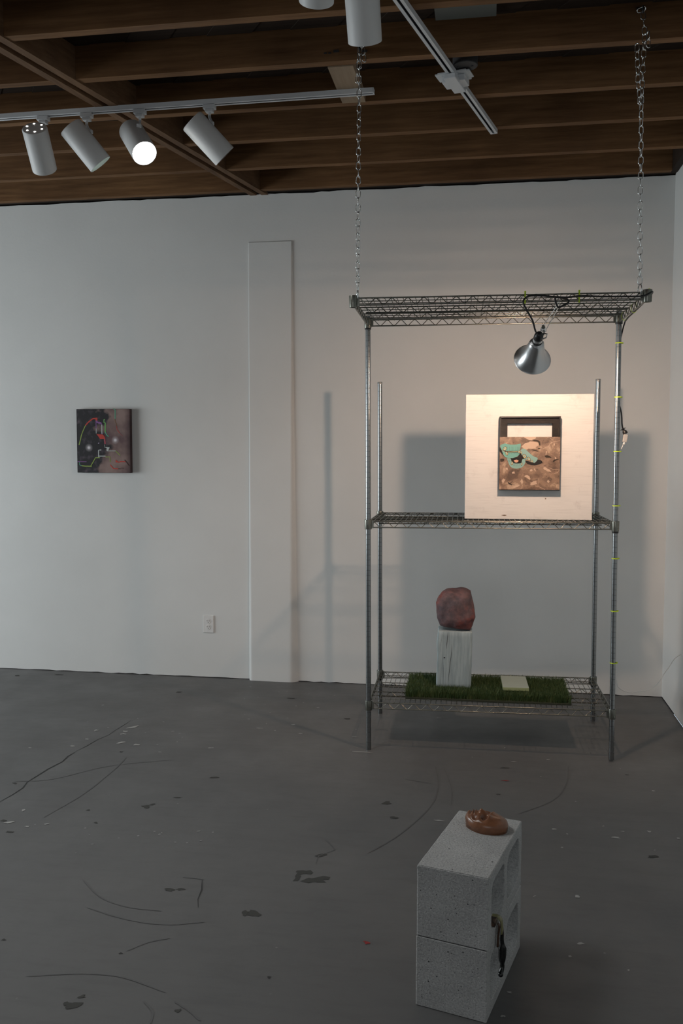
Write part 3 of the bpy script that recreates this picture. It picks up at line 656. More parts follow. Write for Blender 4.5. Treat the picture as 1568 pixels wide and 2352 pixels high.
def hard(sc, det, dist):
    n = N(PA, 'ShaderNodeTexNoise'); n.inputs['Scale'].default_value = sc; n.inputs['Detail'].default_value = det; n.inputs['Roughness'].default_value = .55; n.inputs['Distortion'].default_value = dist
    L(PA, v, n.inputs['Vector']); return n.outputs['Fac']
c1 = ramp(PA, hard(17, 5, .6), [(.30, (.085, .052, .036)), (.40, (.14, .085, .055)), (.41, (.17, .105, .07)), (.50, (.19, .12, .08)), (.515, (.235, .15, .105)), (.60, (.26, .17, .115)), (.612, (.37, .26, .18)), (.70, (.42, .30, .215)), (.71, (.52, .40, .31))])
c2 = ramp(PA, hard(42, 4, 1.2), [(.28, (.45, .43, .42)), (.36, (.55, .53, .52)), (.37, (.92, .9, .88)), (.60, (1.0, 1.0, 1.0)), (.62, (1.22, 1.2, 1.17)), (.75, (1.3, 1.28, 1.25))]); base(PA, mix(PA, 1, c1, c2, 'MULTIPLY'))
TEAL = mat('teal_paint', (.125, .33, .285), .5); TEALD = mat('pale_teal_paint', (.20, .36, .33), .5); BLKP = mat('black_paint', (.006, .005, .005), .6, 0, .2); GOLD = mat('gold_paint', (.55, .42, .20), .45); CRM = mat('cream_paint', (.50, .36, .265), .55); LINE = mat('dark_line_paint', (.05, .12, .11), .5); DKB = mat('dark_brown_paint', (.028, .02, .014), .6, 0, .2); PEACH = mat('peach_paint', (.55, .28, .18), .5)
bm = B(); pm = [PA, TEAL, TEALD, BLKP, GOLD, CRM, LINE, DKB, PEACH]
yf = -FD-.0012
box(bm, (x0+.0015, yf, z0+.004), (x1-.0005, -.006, fa(0, 588).z))
lay = [0]
def poly(pts, mi, sm=0):
    lay[0] += 1; y = yf-.00004*lay[0]-.0001
    if sm: pts = [(q.x, q.y) for q in smooth_path([Vector((*p, 0)) for p in pts]+[Vector((*pts[0], 0))], sm)[:-1]]
    f = bm.faces.new([bm.verts.new(fa(px, py, y)) for px, py in pts]); f.normal_update()
    if f.normal.y > 0: f.normal_flip()
    f.material_index = mi
    return f
def stroke(pts, wd, mi):
    lay[0] += 1; y = yf-.00004*lay[0]-.0001; P = [Vector((*p, 0)) for p in pts]; A = []; D = []
    for i, p in enumerate(P):
        t = (P[min(i+1, len(P)-1)]-P[max(i-1, 0)]).normalized(); n = Vector((-t.y, t.x, 0))*wd/2
        A.append(bm.verts.new(fa(p.x+n.x, p.y+n.y, y))); D.append(bm.verts.new(fa(p.x-n.x, p.y-n.y, y)))
    for i in range(len(P)-1):
        f = bm.faces.new((A[i], A[i+1], D[i+1], D[i])); f.normal_update(); f.material_index = mi
        if f.normal.y > 0: f.normal_flip()
poly([(665, 588), (910, 588), (905, 620), (850, 640), (820, 660), (770, 655), (720, 625), (680, 610)], 5)
poly([(615, 790), (690, 715), (760, 700), (790, 680), (880, 690), (960, 705), (968, 760), (900, 800), (930, 825), (820, 835), (760, 830), (730, 850), (640, 850), (660, 820)], 5)
for q in ([(840, 655), (930, 655), (985, 680), (1000, 760), (975, 760), (950, 690), (870, 675)], [(820, 850), (900, 855), (970, 885), (930, 890), (860, 870)], [(1085, 975), (1150, 965), (1230, 1010), (1170, 1015), (1110, 1010)], [(1250, 1085), (1290, 1050), (1380, 1045), (1320, 1070), (1270, 1105)], [(350, 1515), (390, 1540), (450, 1575), (400, 1575), (360, 1550)], [(950, 815), (1000, 815), (995, 830), (960, 835)], [(190, 1040), (270, 1040), (260, 1090), (195, 1100)]): poly(q, 7, 2)
for q in ([(430, 1630), (520, 1580), (610, 1575), (570, 1620), (470, 1650)], [(690, 1400), (740, 1350), (790, 1400), (840, 1480), (790, 1470), (730, 1430)], [(600, 1500), (640, 1450), (665, 1520), (640, 1590)], [(780, 1270), (830, 1250), (860, 1280), (810, 1300)], [(870, 1240), (895, 1235), (920, 1300), (900, 1290)], [(1255, 740), (1275, 700), (1295, 760), (1270, 775)], [(1290, 1010), (1320, 995), (1330, 1040), (1300, 1050)], [(300, 1230), (345, 1220), (350, 1270), (310, 1265)], [(430, 1310), (480, 1295), (490, 1340), (440, 1345)], [(800, 1530), (870, 1500), (950, 1490), (940, 1550), (870, 1585), (800, 1580)], [(1130, 1490), (1170, 1470), (1200, 1510), (1170, 1540)], [(215, 1500), (260, 1440), (300, 1470), (250, 1560)], [(1060, 1220), (1100, 1200), (1200, 1260), (1230, 1310), (1160, 1300), (1080, 1260)]): 
    c_ = Vector((sum(p[0] for p in q)/len(q), sum(p[1] for p in q)/len(q), 0)); q2 = []
    for a_, b_ in zip(q, q[1:]+q[:1]):
        for k in (0, .5):
            p = Vector((*a_, 0)).lerp(Vector((*b_, 0)), k); q2.append(tuple((c_+(p-c_)*random.uniform(.72, 1.12))[:2]))
    poly(q2, 5)
stroke([(1000, 845), (1060, 830), (1110, 800), (1170, 780), (1195, 715), (1260, 690), (1390, 668)], 8, 5); stroke([(1130, 600), (1200, 615), (1250, 660)], 6, 5); stroke([(1190, 1225), (1260, 1250), (1390, 1250)], 7, 5); stroke([(1390, 1260), (1350, 1320), (1280, 1338)], 7, 5); stroke([(650, 1575), (640, 1640), (610, 1660)], 7, 5); stroke([(900, 1590), (1000, 1620), (1110, 1670)], 7, 5); stroke([(975, 1440), (985, 1500), (975, 1550)], 7, 5); stroke([(1130, 880), (1110, 950)], 16, 5)
poly([(178, 790), (215, 860), (240, 900), (250, 960), (290, 1010), (230, 950), (190, 910), (178, 880)], 3)
poly([(400, 1020), (540, 1000), (585, 940), (600, 900), (640, 960), (700, 1050), (640, 1120), (560, 1150), (450, 1130), (400, 1070)], 3)
poly([(690, 1080), (760, 1085), (860, 1120), (920, 1060), (1000, 1060), (1045, 1105), (1010, 1140), (930, 1165), (830, 1165), (740, 1140)], 3, 3)
poly([(325, 1030), (400, 1035), (420, 1090), (470, 1130), (560, 1135), (620, 1120), (640, 1050), (690, 1050), (700, 1110), (660, 1190), (590, 1230), (500, 1240), (420, 1215), (370, 1150)], 2, 3)
poly([(465, 1070), (520, 1055), (565, 1080), (530, 1115), (490, 1110)], 8, 2)
poly([(595, 870), (640, 825), (700, 840), (780, 920), (860, 985), (950, 1020), (940, 1070), (890, 1125), (840, 1110), (760, 1060), (690, 1050), (640, 980), (600, 920)], 2)
poly([(183, 770), (215, 745), (250, 735), (290, 718), (315, 735), (400, 748), (520, 745), (575, 730), (605, 728), (600, 790), (590, 850), (560, 885), (450, 890), (340, 880), (270, 880), (215, 860), (205, 830)], 1)
poly([(225, 880), (300, 900), (400, 905), (560, 905), (582, 915), (575, 955), (520, 1000), (440, 1025), (350, 1022), (290, 1005), (250, 950)], 1)
stroke([(270, 875), (330, 885), (450, 882), (585, 880)], 9, 3); stroke([(330, 905), (450, 905), (560, 900)], 12, 3); stroke([(345, 898), (400, 898), (460, 896), (540, 893)], 7, 4)
for x in (330, 375, 420, 445, 500, 530, 555, 580): stroke([(x, 790), (x+4, 830), (x+2, 868)], 4, 6)
for x in (370, 410, 460, 500, 540): stroke([(x, 925), (x+12, 940), (x+22, 925)], 4, 6)
for x in (450, 480, 510, 545, 580, 610): stroke([(x, 1150), (x+8, 1180), (x+18, 1195)], 4, 6)
for x in (345, 365, 380): stroke([(x, 1055), (x+10, 1085), (x+18, 1110)], 5, 6)
for cx, cy, a, b, rr in ((282, 830, 32, 42, .5), (318, 925, 22, 42, -.4), (570, 895, 22, 26, .2), (612, 912, 18, 26, -.4), (680, 985, 34, 44, -.7), (770, 1040, 26, 42, -.7), (830, 1088, 20, 26, -.5), (430, 1130, 22, 36, .2), (628, 1145, 15, 28, .1)):
    e = lambda s: [(cx+s*(a*math.cos(t)*math.cos(rr)-b*math.sin(t)*math.sin(rr)), cy+s*(a*math.cos(t)*math.sin(rr)+b*math.sin(t)*math.cos(rr))) for t in [2*PI*k/14 for k in range(14)]]
    poly(e(1.12), 3); poly(e(.9), 4); poly([(p[0]-4, p[1]-2) for p in e(.55)], 2)
obj('painting', bm, pm, art)
# ------------------------------------------------------------------ bottom shelf: turf mat, timber block, rock, tile
mz = Z1+HT+.004
tm = S(.178, .072, mz)
turf = thing('turf_mat', 'rectangle of green artificial grass lying on the bottom wire shelf', 'artificial grass', tm, (0, 0, math.radians(1.0)))
TW, TD = .815, .390
bm = B(); box(bm, (0, 0, 0), (TW, TD, .010), bev=.002); obj('backing', bm, TURFB, turf)
bm = B(); rnd = random.Random(3)
for k in range(21000):
    x, y = rnd.uniform(.002, TW-.002), rnd.uniform(.002, TD-.002)
    e = min(x, TW-x, y, TD-y); h = rnd.uniform(.028, .044); a = rnd.uniform(0, 2*PI); wq = rnd.uniform(.0009, .0016)
    dx, dy = rnd.gauss(0, .008), rnd.gauss(0, .008)
    if y < .02: dy -= .008
    if x < .02: dx -= .006
    if x > TW-.02: dx += .006
    n_ = Vector((math.cos(a), math.sin(a), 0))*wq; b0 = Vector((x, y, .009)); b1 = Vector((x+dx*.35, y+dy*.35, .009+h*.6)); b2 = Vector((x+dx, y+dy, .009+h))
    q = [bm.verts.new(p) for p in (b0-n_, b0+n_, b1+n_*.8, b1-n_*.8, b2)]
    bm.faces.new(q[:4]); bm.faces.new((q[3], q[2], q[4]))
tag(obj('grass_pile', bm, GRASS, turf), None, None, kind='stuff')
gz = mz+.030
wp = atz(1041, 1580, gz); wl = thing('timber_block', 'upright white painted timber block standing on the turf under the red rock', 'wood block', wp, (0, math.radians(.9), math.radians(2)))
bm = B(); box(bm, (-.0885, 0, 0), (.0885, .145, .293), bev=.007, seg=2)
bmesh.ops.subdivide_edges(bm, edges=[e for e in bm.edges if e.calc_length() > .1], cuts=14, use_grid_fill=True)
for q in bm.verts:
    nn = noise.noise(q.co*38)*.0016+noise.noise(Vector((q.co.x*60, q.co.y*60, q.co.z*6)))*.0012
    q.co.x += nn*(1 if q.co.x > 0 else -1); q.co.y += nn
    if q.co.x < -.07: q.co.x += .006*noise.noise(Vector((3, q.co.y*9, q.co.z*16)))
def strip(pts, wd, mi, y=-.0022):
    P = [Vector((p[0], y, p[1])) for p in pts]; A = []; D = []
    for i, p in enumerate(P):
        k = .25 if i in (0, len(P)-1) else 1
        A.append(bm.verts.new(p+Vector((wd*k/2, 0, 0)))); D.append(bm.verts.new(p-Vector((wd*k/2, 0, 0))))
    for i in range(len(P)-1):
        f = bm.faces.new((D[i], D[i+1], A[i+1], A[i])); f.material_index = mi
def wq_(cx, cy): return ((cx-718)*.000253, (2180-cy)*.000258)
strip([wq_(580, 1050), wq_(575, 1150), wq_(562, 1280), wq_(555, 1400)], .0022, 1); strip([wq_(665, 1300), wq_(660, 1500), wq_(640, 1650), wq_(625, 1850), wq_(600, 2150)], .0020, 1)
strip([wq_(505, 1720), wq_(508, 1900), wq_(500, 2100)], .0011, 1); strip([wq_(470, 1100), wq_(440, 1300), wq_(430, 1450)], .0009, 1); strip([wq_(735, 1650), wq_(730, 1760)], .0009, 1)
cx, cz = wq_(520, 1575); f = bm.faces.new([bm.verts.new((cx+.0045*math.cos(t), -.0024, cz+.0035*math.sin(t))) for t in [2*PI*k/9 for k in range(9)]]); f.material_index = 1
tb = obj('block', bm, [TIMB, GAP], wl, smooth=30)
# rock from its outline
OUT = [(360, 500), (400, 370), (470, 280), (570, 222), (720, 212), (860, 190), (960, 210), (1040, 250), (1070, 370), (1110, 530), (1145, 790), (1085, 940), (1040, 1025), (790, 1003), (550, 985), (440, 950), (380, 800)]
RC = (750, 610); KS = 4.6/2035/8.71
pol = sorted((math.atan2(RC[1]-y, x-RC[0]), math.hypot(x-RC[0], RC[1]-y)*KS) for x, y in OUT)
def rad(t):
    for (a, ra), (b, rb_) in zip(pol, pol[1:]+[(pol[0][0]+2*PI, pol[0][1])]):
        tt = t if t >= pol[0][0] else t+2*PI
        if a <= tt <= b:
            k = (tt-a)/(b-a); ax_, ay = ra*math.cos(a), ra*math.sin(a); bx, by = rb_*math.cos(b), rb_*math.sin(b)
            dx, dy = bx-ax_, by-ay; ct, st = math.cos(tt), math.sin(tt)
            return (ax_*dy-ay*dx)/(ct*dy-st*dx)
    return .1
bm = B(); bmesh.ops.create_icosphere(bm, subdivisions=5, radius=1)
for q in bm.verts:
    nrm = q.co.normalized(); t = math.atan2(nrm.z, nrm.x); rho = math.sqrt(nrm.x**2+nrm.z**2)
    p_ = rho**.62; R_ = rad(t)*p_; yy_ = (abs(nrm.y)**.85)*(1 if nrm.y > 0 else -1)*.078
    yy_ += .012*nrm.z if nrm.y < 0 else 0
    p = Vector((R_*math.cos(t), yy_, R_*math.sin(t)))
    k = noise.noise(p*22+Vector((5, 1, 2)))*.007+noise.noise(p*55)*.0028+noise.noise(p*120)*.0012
    dn = abs(p.x+.3*p.z-.028); k -= .0035*math.exp(-(dn/.012)**2) if nrm.y < 0 else 0
    q.co = p+nrm*k*(.45 if rho > .9 else 1)
rz = wp.z+.293; zmin = min(q.co.z for q in bm.verts)
for q in bm.verts: q.co.z -= zmin
cR = at(960+750/8.71, 1330+610/8.71, wp.y+.075)
rock = obj('rock', bm, ROCK, smooth=180, loc=(cR.x, wp.y+.075, rz))
tag(rock, 'rough dark red and purple rock sitting on the white timber block', 'rock')
# tile
tl = atz(1184, 1587, gz+.010); tile = thing('tile', 'small flat cream tile with a yellowish edge, lying on the turf', 'tile', tl, (0, 0, math.radians(2)))
bm = B(); box(bm, (-.064, 0, 0), (.066, .235, .017), bev=.001)
for f in bm.faces: f.material_index = 0 if f.normal.z > .5 else 1
bm.normal_update()
for f in bm.faces: f.material_index = 0 if f.normal.z > .5 else 1
obj('slab', bm, [CREAM, CREAMS], tile)
# ------------------------------------------------------------------ concrete blocks
def block(label, loc, yaw, chips):
    t = thing('concrete_block', label, 'concrete block', loc, (0, 0, yaw), 'stacked concrete blocks')
    Wb, Lb, Hb = .1943, .3947, .1945
    bm = B(); NP = 40
    def ringpts(y0, y1):                              # outer half rectangle, hole with rounded corners; matched by angle
        yc, zc = (y0+y1)/2, Hb/2; hy, hz = (y1-y0)/2, Hb/2; outer = []
        angs = sorted(set([2*PI*k/NP for k in range(NP)]+[math.atan2(sz*hz, sy*hy) % (2*PI) for sy in (-1, 1) for sz in (-1, 1)]))
        for a in angs:
            c, s = math.cos(a), math.sin(a); k = min(hy/abs(c) if abs(c) > 1e-9 else 9, hz/abs(s) if abs(s) > 1e-9 else 9); outer.append((yc+k*c, zc+k*s))
        return angs, outer, yc, zc
    ea, eb, web = .036, .034, .030
    cells = ((0, Lb/2, ea, Lb/2-web/2), (Lb/2, Lb, Lb/2+web/2, Lb-eb))
    for (y0, y1, h0, h1) in cells:
        angs, outer, yc, zc = ringpts(y0, y1)
        def hole(shr):
            hy, hz = (h1-h0)/2-shr, .066-shr; cy = (h0+h1)/2; r = .022; pts = []
            for a in angs:
                c, s = math.cos(a), math.sin(a); n_ = 5.5
                k = 1/((abs(c)/hy)**n_+(abs(s)/hz)**n_)**(1/n_); pts.append((cy+k*c, zc+k*s))
            return pts
        layers = [(0, outer), (0, hole(.004)), (Wb, hole(0)), (Wb, outer)]
        rings = [[bm.verts.new((x, y, z)) for y, z in ps] for x, ps in layers]
        n = len(angs)
        for A, D in zip(rings[:-1], rings[1:]):
            for k in range(n): bm.faces.new((A[k], A[(k+1) % n], D[(k+1) % n], D[k]))
        for k in range(n):                              # outer skin, not on the seam between the halves
            a, b = outer[k], outer[(k+1) % n]
            if abs(a[0]-Lb/2) < 1e-6 and abs(b[0]-Lb/2) < 1e-6: continue
            bm.faces.new((rings[3][k], rings[3][(k+1) % n], rings[0][(k+1) % n], rings[0][k]))
    bmesh.ops.remove_doubles(bm, verts=bm.verts, dist=1e-5)
    bmesh.ops.recalc_face_normals(bm, faces=bm.faces)
    es = [e for e in bm.edges if e.calc_face_angle(0) > .6]
    bmesh.ops.bevel(bm, geom=es, offset=.0022, segments=1, affect='EDGES')
    for q in bm.verts:
        if q.co.z > .006: q.co += Vector((noise.noise(q.co*90), noise.noise(q.co*90+Vector((9, 0, 0))), 0))*.0010
    rnd = random.Random(int(loc[2]*100)+5)
    for k in range(26):                               # pores on the near face and on the top
        if k % 3: p = Vector((rnd.uniform(.01, Wb-.01), -.0008, rnd.uniform(.01, Hb-.01))); ax1, ax2 = Vector((1, 0, 0)), Vector((0, 0, 1))
        else: p = Vector((rnd.uniform(.01, Wb-.01), rnd.uniform(.01, Lb-.01), Hb+.0008)); ax1, ax2 = Vector((1, 0, 0)), Vector((0, 1, 0))
        r_ = rnd.uniform(.0010, .0022)
        f = bm.faces.new([bm.verts.new(p+(ax1*math.cos(a)*rnd.uniform(.6, 1.3)+ax2*math.sin(a)*rnd.uniform(.6, 1.3))*r_) for a in [2*PI*i/8 for i in range(8)]]); f.material_index = 1
    for (p, a, b) in chips:                           # pale bruised edges
        for k in range(6):
            c = Vector(p)+Vector((rnd.uniform(-a, a), -.0009, rnd.uniform(-b, b)))
            f = bm.faces.new([bm.verts.new(c+Vector((math.cos(g), 0, math.sin(g)))*rnd.uniform(.0012, .003)) for g in [2*PI*i/9 for i in range(9)]]); f.material_index = 2
    return obj('body', bm, [CONC, PIT, CONCW], t)
BY = math.radians(-14.8136); BP = Vector((-.1676, 2.2961, 0))
block('lower grey hollow concrete block standing on the floor, on its side', BP, BY, [((.005, 0, .186), .002, .006)])
block('upper grey hollow concrete block with the brown clay face on top', BP+Vector((.001, 0, .1952)), BY+.004, [((.005, 0, .188), .004, .004)])
BM_ = Matrix.Translation(BP) @ Matrix.Rotation(BY, 4, 'Z')
# clay face
ftop = .389; fc = BM_ @ Vector((.118, .322, ftop)); chin, fore = atz(1064, 1884, ftop+.015), atz(1161, 1906, ftop+.012)
fcen = (atz(1066, 1890, ftop)+atz(1150, 1912, ftop))/2
fa_ = math.atan2(fore.y-chin.y, fore.x-chin.x)
fcen = (chin+fore)/2+Vector((0.006, .008, 0))
HL, HW = (fore-chin).length/2*1.0, .047
bm = B(); NR, NS = 30, 56; rings = []
def fh(u, v):                                          # u -1 chin .. 1 forehead, v -1 .. 1 across
    r = min(1, math.sqrt(u*u+v*v)); h = .019+.006*max(0, -u)+.024*max(0, 1-r**3)**.5
    g = lambda cu, cv, su, sv: math.exp(-((u-cu)/su)**2-((v-cv)/sv)**2)
    h += .010*g(-.27, 0, .11, .19)+.008*g(-.10, 0, .16, .13)                 # nose
    h += .006*g(.20, .34, .12, .26)+.006*g(.20, -.34, .12, .26)              # brows
    h -= .019*g(.01, .40, .11, .20)+.019*g(.01, -.40, .11, .20)              # sockets
    h += .008*g(.0, .40, .05, .10)+.008*g(.0, -.40, .05, .10)                # eyeballs
    h += .007*g(-.50, 0, .045, .24)+.007*g(-.63, 0, .05, .22)-.008*g(-.565, 0, .028, .24)  # lips
    h += .005*g(-.84, 0, .10, .25)-.005*g(-.72, 0, .05, .3)-.005*g(-.40, .62, .12, .16)-.005*g(-.40, -.62, .12, .16)
    return h
for i in range(NR+1):
    s = i/NR; row = []
    for k in range(NS):
        a = 2*PI*k/NS; u, v_ = s*math.cos(a), s*math.sin(a)
        nar = 1-.20*max(0, -u)**1.5
        p = Vector((u*HL, v_*HW*nar, fh(u, v_)+.0012*noise.noise(Vector((u*5, v_*5, 2)))))
        row.append(bm.verts.new(p))
    rings.append(row)
rings.append([bm.verts.new((q.co.x*.97, q.co.y*.96, 0)) for q in rings[-1]])
for A, D in zip(rings[:-1], rings[1:]):
    for k in range(NS): bm.faces.new((A[k], D[k], D[(k+1) % NS], A[(k+1) % NS]))
bmesh.ops.remove_doubles(bm, verts=bm.verts, dist=1e-6); bm.faces.new(list(reversed(rings[-1])))
bmesh.ops.recalc_face_normals(bm, faces=bm.faces)
face = obj('clay_face', bm, CLAY, smooth=180, loc=(fcen.x, fcen.y, ftop)); face.rotation_euler = (0, 0, fa_)
tag(face, 'glossy brown clay face mask lying face up on the upper concrete block', 'mask')
# glazed drip form hanging out of the near cell
drip = thing('glazed_drip_sculpture', 'thin brown and black glazed drip form hanging out of the concrete block cell', 'sculpture', BM_ @ Vector((.150, .10, .2251)), (0, 0, BY))
def dl(u, v_, z): return Vector((u-.150, v_-.10, z-.2251))
bm = B(); box(bm, dl(.120, .068, .2254), dl(.196, .098, .2400), bev=.001); obj('plate', bm, PLATE, drip)
def band(bm, pts, wd, th, mi=0):                       # flattened tube across the block's length
    rows = []
    for i, p in enumerate(pts):
        wq2 = wd[i] if isinstance(wd, (list, tuple)) else wd
        t = (Vector(pts[min(i+1, len(pts)-1)])-Vector(pts[max(i-1, 0)])).normalized(); n_ = Vector((0, 1, 0)).cross(t).normalized()
        rows.append([bm.verts.new(Vector(p)+Vector((0, 1, 0))*wq2*math.cos(a)+n_*th*math.sin(a)) for a in [2*PI*k/10 for k in range(10)]])
    for A, D in zip(rows[:-1], rows[1:]):
        for k in range(10): f = bm.faces.new((A[k], A[(k+1) % 10], D[(k+1) % 10], D[k])); f.material_index = mi
    bm.faces.new(list(reversed(rows[0]))); bm.faces.new(rows[-1])
    bmesh.ops.recalc_face_normals(bm, faces=bm.faces)
bm = B(); band(bm, smooth_path([dl(.180, .105, .238), dl(.196, .106, .237), dl(.204, .108, .228), dl(.206, .110, .205), dl(.206, .112, .190)], 5), .010, .003); obj('olive_strip', bm, OLIVE, drip, smooth=180)
bm = B(); band(bm, smooth_path([dl(.200, .088, .228), dl(.204, .088, .222), dl(.2015, .088, .19), dl(.2005, .087, .165)], 5), .005, .003)  # first band is the dark shade beside the form, modelled as a strand
band(bm, smooth_path([dl(.204, .116, .21), dl(.206, .118, .19), dl(.206, .118, .165), dl(.206, .121, .150)], 5), .0055, .0035); obj('strand_and_shade', bm, BROWNG, drip, smooth=180)
bm = B(); pts = smooth_path([dl(.206, .110, .20), dl(.206, .112, .172), dl(.207, .113, .155), dl(.207, .115, .140), dl(.207, .113, .120), dl(.207, .114, .108), dl(.207, .115, .095), dl(.206, .108, .083), dl(.206, .102, .080)], 5)
rr = []
for i in range(len(pts)):
    s = i/(len(pts)-1); ks = [(0, .004), (.2, .006), (.32, .011), (.45, .0105), (.58, .0085), (.66, .006), (.8, .0062), (.93, .0062), (1, .007)]
    for (a, ra), (b, rb2) in zip(ks[:-1], ks[1:]):
        if a <= s <= b: rr.append(ra+(rb2-ra)*(s-a)/(b-a)); break
tube(bm, pts, rr, 12); bmesh.ops.create_icosphere(bm, subdivisions=2, radius=.0074, matrix=Matrix.Translation(pts[-1])); obj('black_drip', bm, BLACKG, drip, smooth=180)
# ------------------------------------------------------------------ small painting on the wall
PW, PH, PT = .3700, .4165, .034
pc = Vector((-2.6545, YW-PT-.002, 1.3435))
pt = thing('small_painting', 'small dark unframed painting with neon lines hanging on the left of the white wall', 'painting', pc)
PM = mat('dark_mauve_ground', (.1, .07, .07), .6)
tc = N(PM, 'ShaderNodeTexCoord'); sep = N(PM, 'ShaderNodeSeparateXYZ'); L(PM, tc.outputs['Object'], sep.inputs[0])
def mth(op, a, b, m=PM):
    n = N(m, 'ShaderNodeMath', operation=op)
    for s, q in zip(n.inputs, (a, b)):
        if hasattr(q, 'links'): L(m, q, s)
        else: s.default_value = q
    return n.outputs[0]
X_, Z_ = sep.outputs['X'], sep.outputs['Z']
nz = noise_tex(PM, tc.outputs['Object'], 9, 4, .5)
grad = mth('ADD', mth('MULTIPLY', X_, 1/PW), mth('MULTIPLY', mth('SUBTRACT', nz, .5), 1.1))
side = ramp(PM, grad, [(.46, (0, 0, 0)), (.58, (1, 1, 1))])
dark = ramp(PM, noise_tex(PM, tc.outputs['Object'], 26, 3, .45), [(.52, (.006, .005, .008)), (.62, (.035, .026, .038)), (.75, (.085, .06, .075))])
lite = ramp(PM, noise_tex(PM, tc.outputs['Object'], 7, 3), [(.35, (.12, .065, .07)), (.5, (.20, .13, .12)), (.65, (.29, .20, .18))])
edge = ramp(PM, mth('DIVIDE', X_, PW), [(.90, (1, 1, 1)), (1.0, (.35, .25, .27))])
colr = mix(PM, side, dark, mix(PM, 1, lite, edge, 'MULTIPLY'))
def cr(cx, cy): return ((cx-235)/1060*PW, (1440-cy)/1270*PH)
for cx, cy in ((475, 940), (1000, 790)):
    gx_, gz_ = cr(cx, cy); d2 = mth('SQRT', mth('ADD', mth('POWER', mth('SUBTRACT', X_, gx_), 2), mth('POWER', mth('SUBTRACT', Z_, gz_), 2)), 0)
    colr = mix(PM, ramp(PM, d2, [(.005, (1, 1, 1)), (.013, (.28, .28, .28)), (.028, (0, 0, 0))]), colr, (.78, .74, .78))
base(PM, colr)
cols = {'red': (.55, .045, .03), 'pink': (.45, .08, .12), 'green': (.30, .42, .08), 'grn': (.16, .42, .12), 'teal': (.10, .40, .26), 'purple': (.25, .10, .32), 'lav': (.40, .32, .50), 'pale': (.52, .56, .55), 'brown': (.20, .10, .04), 'dark': (.05, .012, .012)}
nm = list(cols); mats_ = [PM]+[mat('neon_'+k+'_paint', cols[k], .5) for k in nm]
bm = B(); box(bm, (0, 0, 0), (PW, PT, PH), bev=.002); lay2 = [0]
def pl(pts, wd, c):
    lay2[0] += 1; y = -.0003-.00003*lay2[0]; P = [Vector((cr(*p)[0], y, cr(*p)[1])) for p in pts]; A = []; D = []; wd *= PW/1060
    for i, p in enumerate(P):
        t = (P[min(i+1, len(P)-1)]-P[max(i-1, 0)]).normalized(); n_ = Vector((-t.z, 0, t.x))*wd/2; A.append(bm.verts.new(p+n_)); D.append(bm.verts.new(p-n_))
    for i in range(len(P)-1):
        f = bm.faces.new((A[i], D[i], D[i+1], A[i+1])); f.normal_update(); f.material_index = 1+nm.index(c)
        if f.normal.y > 0: f.normal_flip()
def pg(pts, c):
    lay2[0] += 1; y = -.0003-.00003*lay2[0]; f = bm.faces.new([bm.verts.new((cr(*p)[0], y, cr(*p)[1])) for p in pts]); f.normal_update(); f.material_index = 1+nm.index(c)
    if f.normal.y > 0: f.normal_flip()
pl([(280, 885), (305, 790), (330, 690)], 18, 'green'); pl([(330, 690), (370, 590), (415, 495)], 15, 'green'); pl([(415, 495), (480, 425), (575, 355)], 22, 'red'); pg([(560, 350), (655, 342), (655, 400), (620, 410), (612, 375), (560, 375)], 'red'); pg([(615, 400), (650, 400), (665, 425), (720, 430), (725, 465), (690, 465), (620, 440)], 'purple')
pl([(626, 445), (626, 560)], 14, 'purple'); pl([(626, 560), (626, 655)], 12, 'pale'); pl([(722, 440), (740, 490)], 20, 'purple'); pl([(740, 485), (740, 655)], 18, 'pale'); pg([(728, 640), (755, 650), (750, 672), (730, 668)], 'lav')
pl([(805, 380), (785, 385), (785, 440), (810, 450)], 20, 'grn'); pl([(808, 440), (805, 640)], 24, 'grn'); pl([(805, 630), (830, 680), (868, 722)], 18, 'teal')
pl([(975, 168), (1008, 185), (1005, 370)], 16, 'teal'); pl([(1000, 370), (1005, 430), (1030, 460), (1030, 520)], 10, 'brown'); pl([(1030, 510), (1040, 580), (1090, 650)], 9, 'red'); pl([(1090, 650), (1150, 710)], 5, 'pink')
pg([(630, 668), (760, 678), (800, 735), (805, 765), (700, 765), (665, 710)], 'red'); pg([(780, 760), (805, 760), (812, 860), (795, 880), (785, 860)], 'pink'); pg([(655, 855), (672, 835), (688, 845), (672, 865)], 'lav')
pl([(790, 880), (792, 935), (830, 938)], 9, 'pale'); pg([(805, 925), (887, 930), (880, 965), (850, 1000), (825, 1000), (830, 950)], 'pale'); pl([(830, 1003), (1010, 1003)], 13, 'pale'); pl([(1005, 1003), (1095, 1095)], 13, 'green')
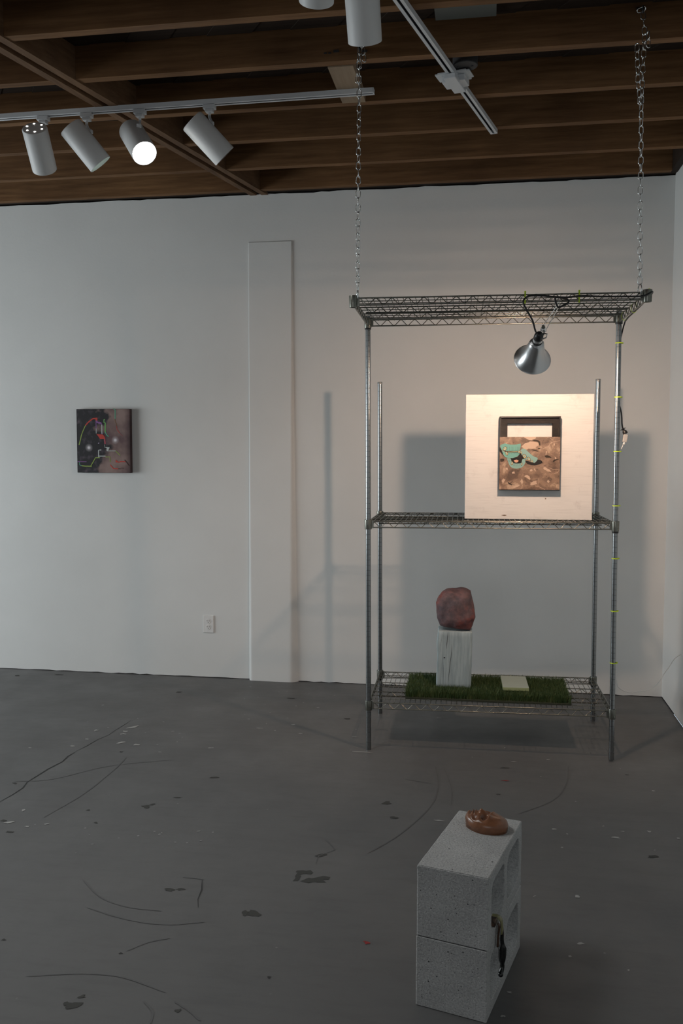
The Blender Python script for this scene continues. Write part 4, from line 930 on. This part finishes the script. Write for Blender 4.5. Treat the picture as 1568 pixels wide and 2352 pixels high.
pl([(720, 985), (668, 990), (668, 1145)], 20, 'pale'); pl([(668, 1108), (805, 1108)], 18, 'pale'); pl([(690, 1140), (605, 1140), (510, 1300)], 16, 'green'); pl([(525, 1312), (400, 1310), (325, 1302)], 20, 'green'); pl([(325, 1300), (285, 1285), (285, 1230)], 12, 'teal'); pl([(245, 1220), (425, 1220)], 12, 'purple')
pl([(805, 1125), (890, 1125), (895, 1225)], 15, 'green'); pl([(893, 1280), (960, 1358), (1050, 1360)], 16, 'red'); pl([(1050, 1360), (1105, 1360)], 10, 'dark'); pl([(1110, 1345), (1170, 1350)], 9, 'dark')
pg([(1003, 1175), (1060, 1225), (1005, 1240)], 'red'); pl([(1050, 1235), (1105, 1215), (1200, 1218)], 18, 'red'); pl([(1180, 1180), (1270, 1298)], 16, 'dark')
for z_ in (0, 1): pass
obj('canvas', bm, mats_, pt)
# ------------------------------------------------------------------ wall outlet
oc = Vector((-1.777, YW, .3565))
ou = thing('wall_outlet', 'white double socket outlet low on the back wall left of the pilaster', 'outlet', oc)
bm = B(); box(bm, (-.0355, -.007, -.057), (.0355, .001, .057), bev=.002); obj('cover_plate', bm, WHITEP, ou)
for s in (1, -1):
    bm = B(); lathe(bm, [(0, 0), (.0155, 0), (.0165, -.0015), (.0165, -.003), (0, -.003)], Matrix.Translation((0, -.0094, s*.0195)) @ Matrix.Rotation(PI/2, 4, 'X'), seg=24)
    r = obj('receptacle', bm, WHITEP, ou, smooth=40)
    bm = B()
    for x in (-.0065, .0065): box(bm, (x-.0012, -.0098, s*.0195-.001), (x+.0012, -.0090, s*.0195+.008))
    lathe(bm, [(0, -.0005), (.0026, -.0005), (.0026, .0005), (0, .0005)], Matrix.Translation((0, -.0094, s*.0195-.008)) @ Matrix.Rotation(PI/2, 4, 'X'), seg=12)
    obj('slots', bm, SLOT, r)
bm = B(); lathe(bm, [(0, 0), (.0022, 0), (.0022, .001), (0, .001)], Matrix.Translation((0, -.007, 0)) @ Matrix.Rotation(PI/2, 4, 'X'), seg=10); obj('screw', bm, WHITEP, ou)
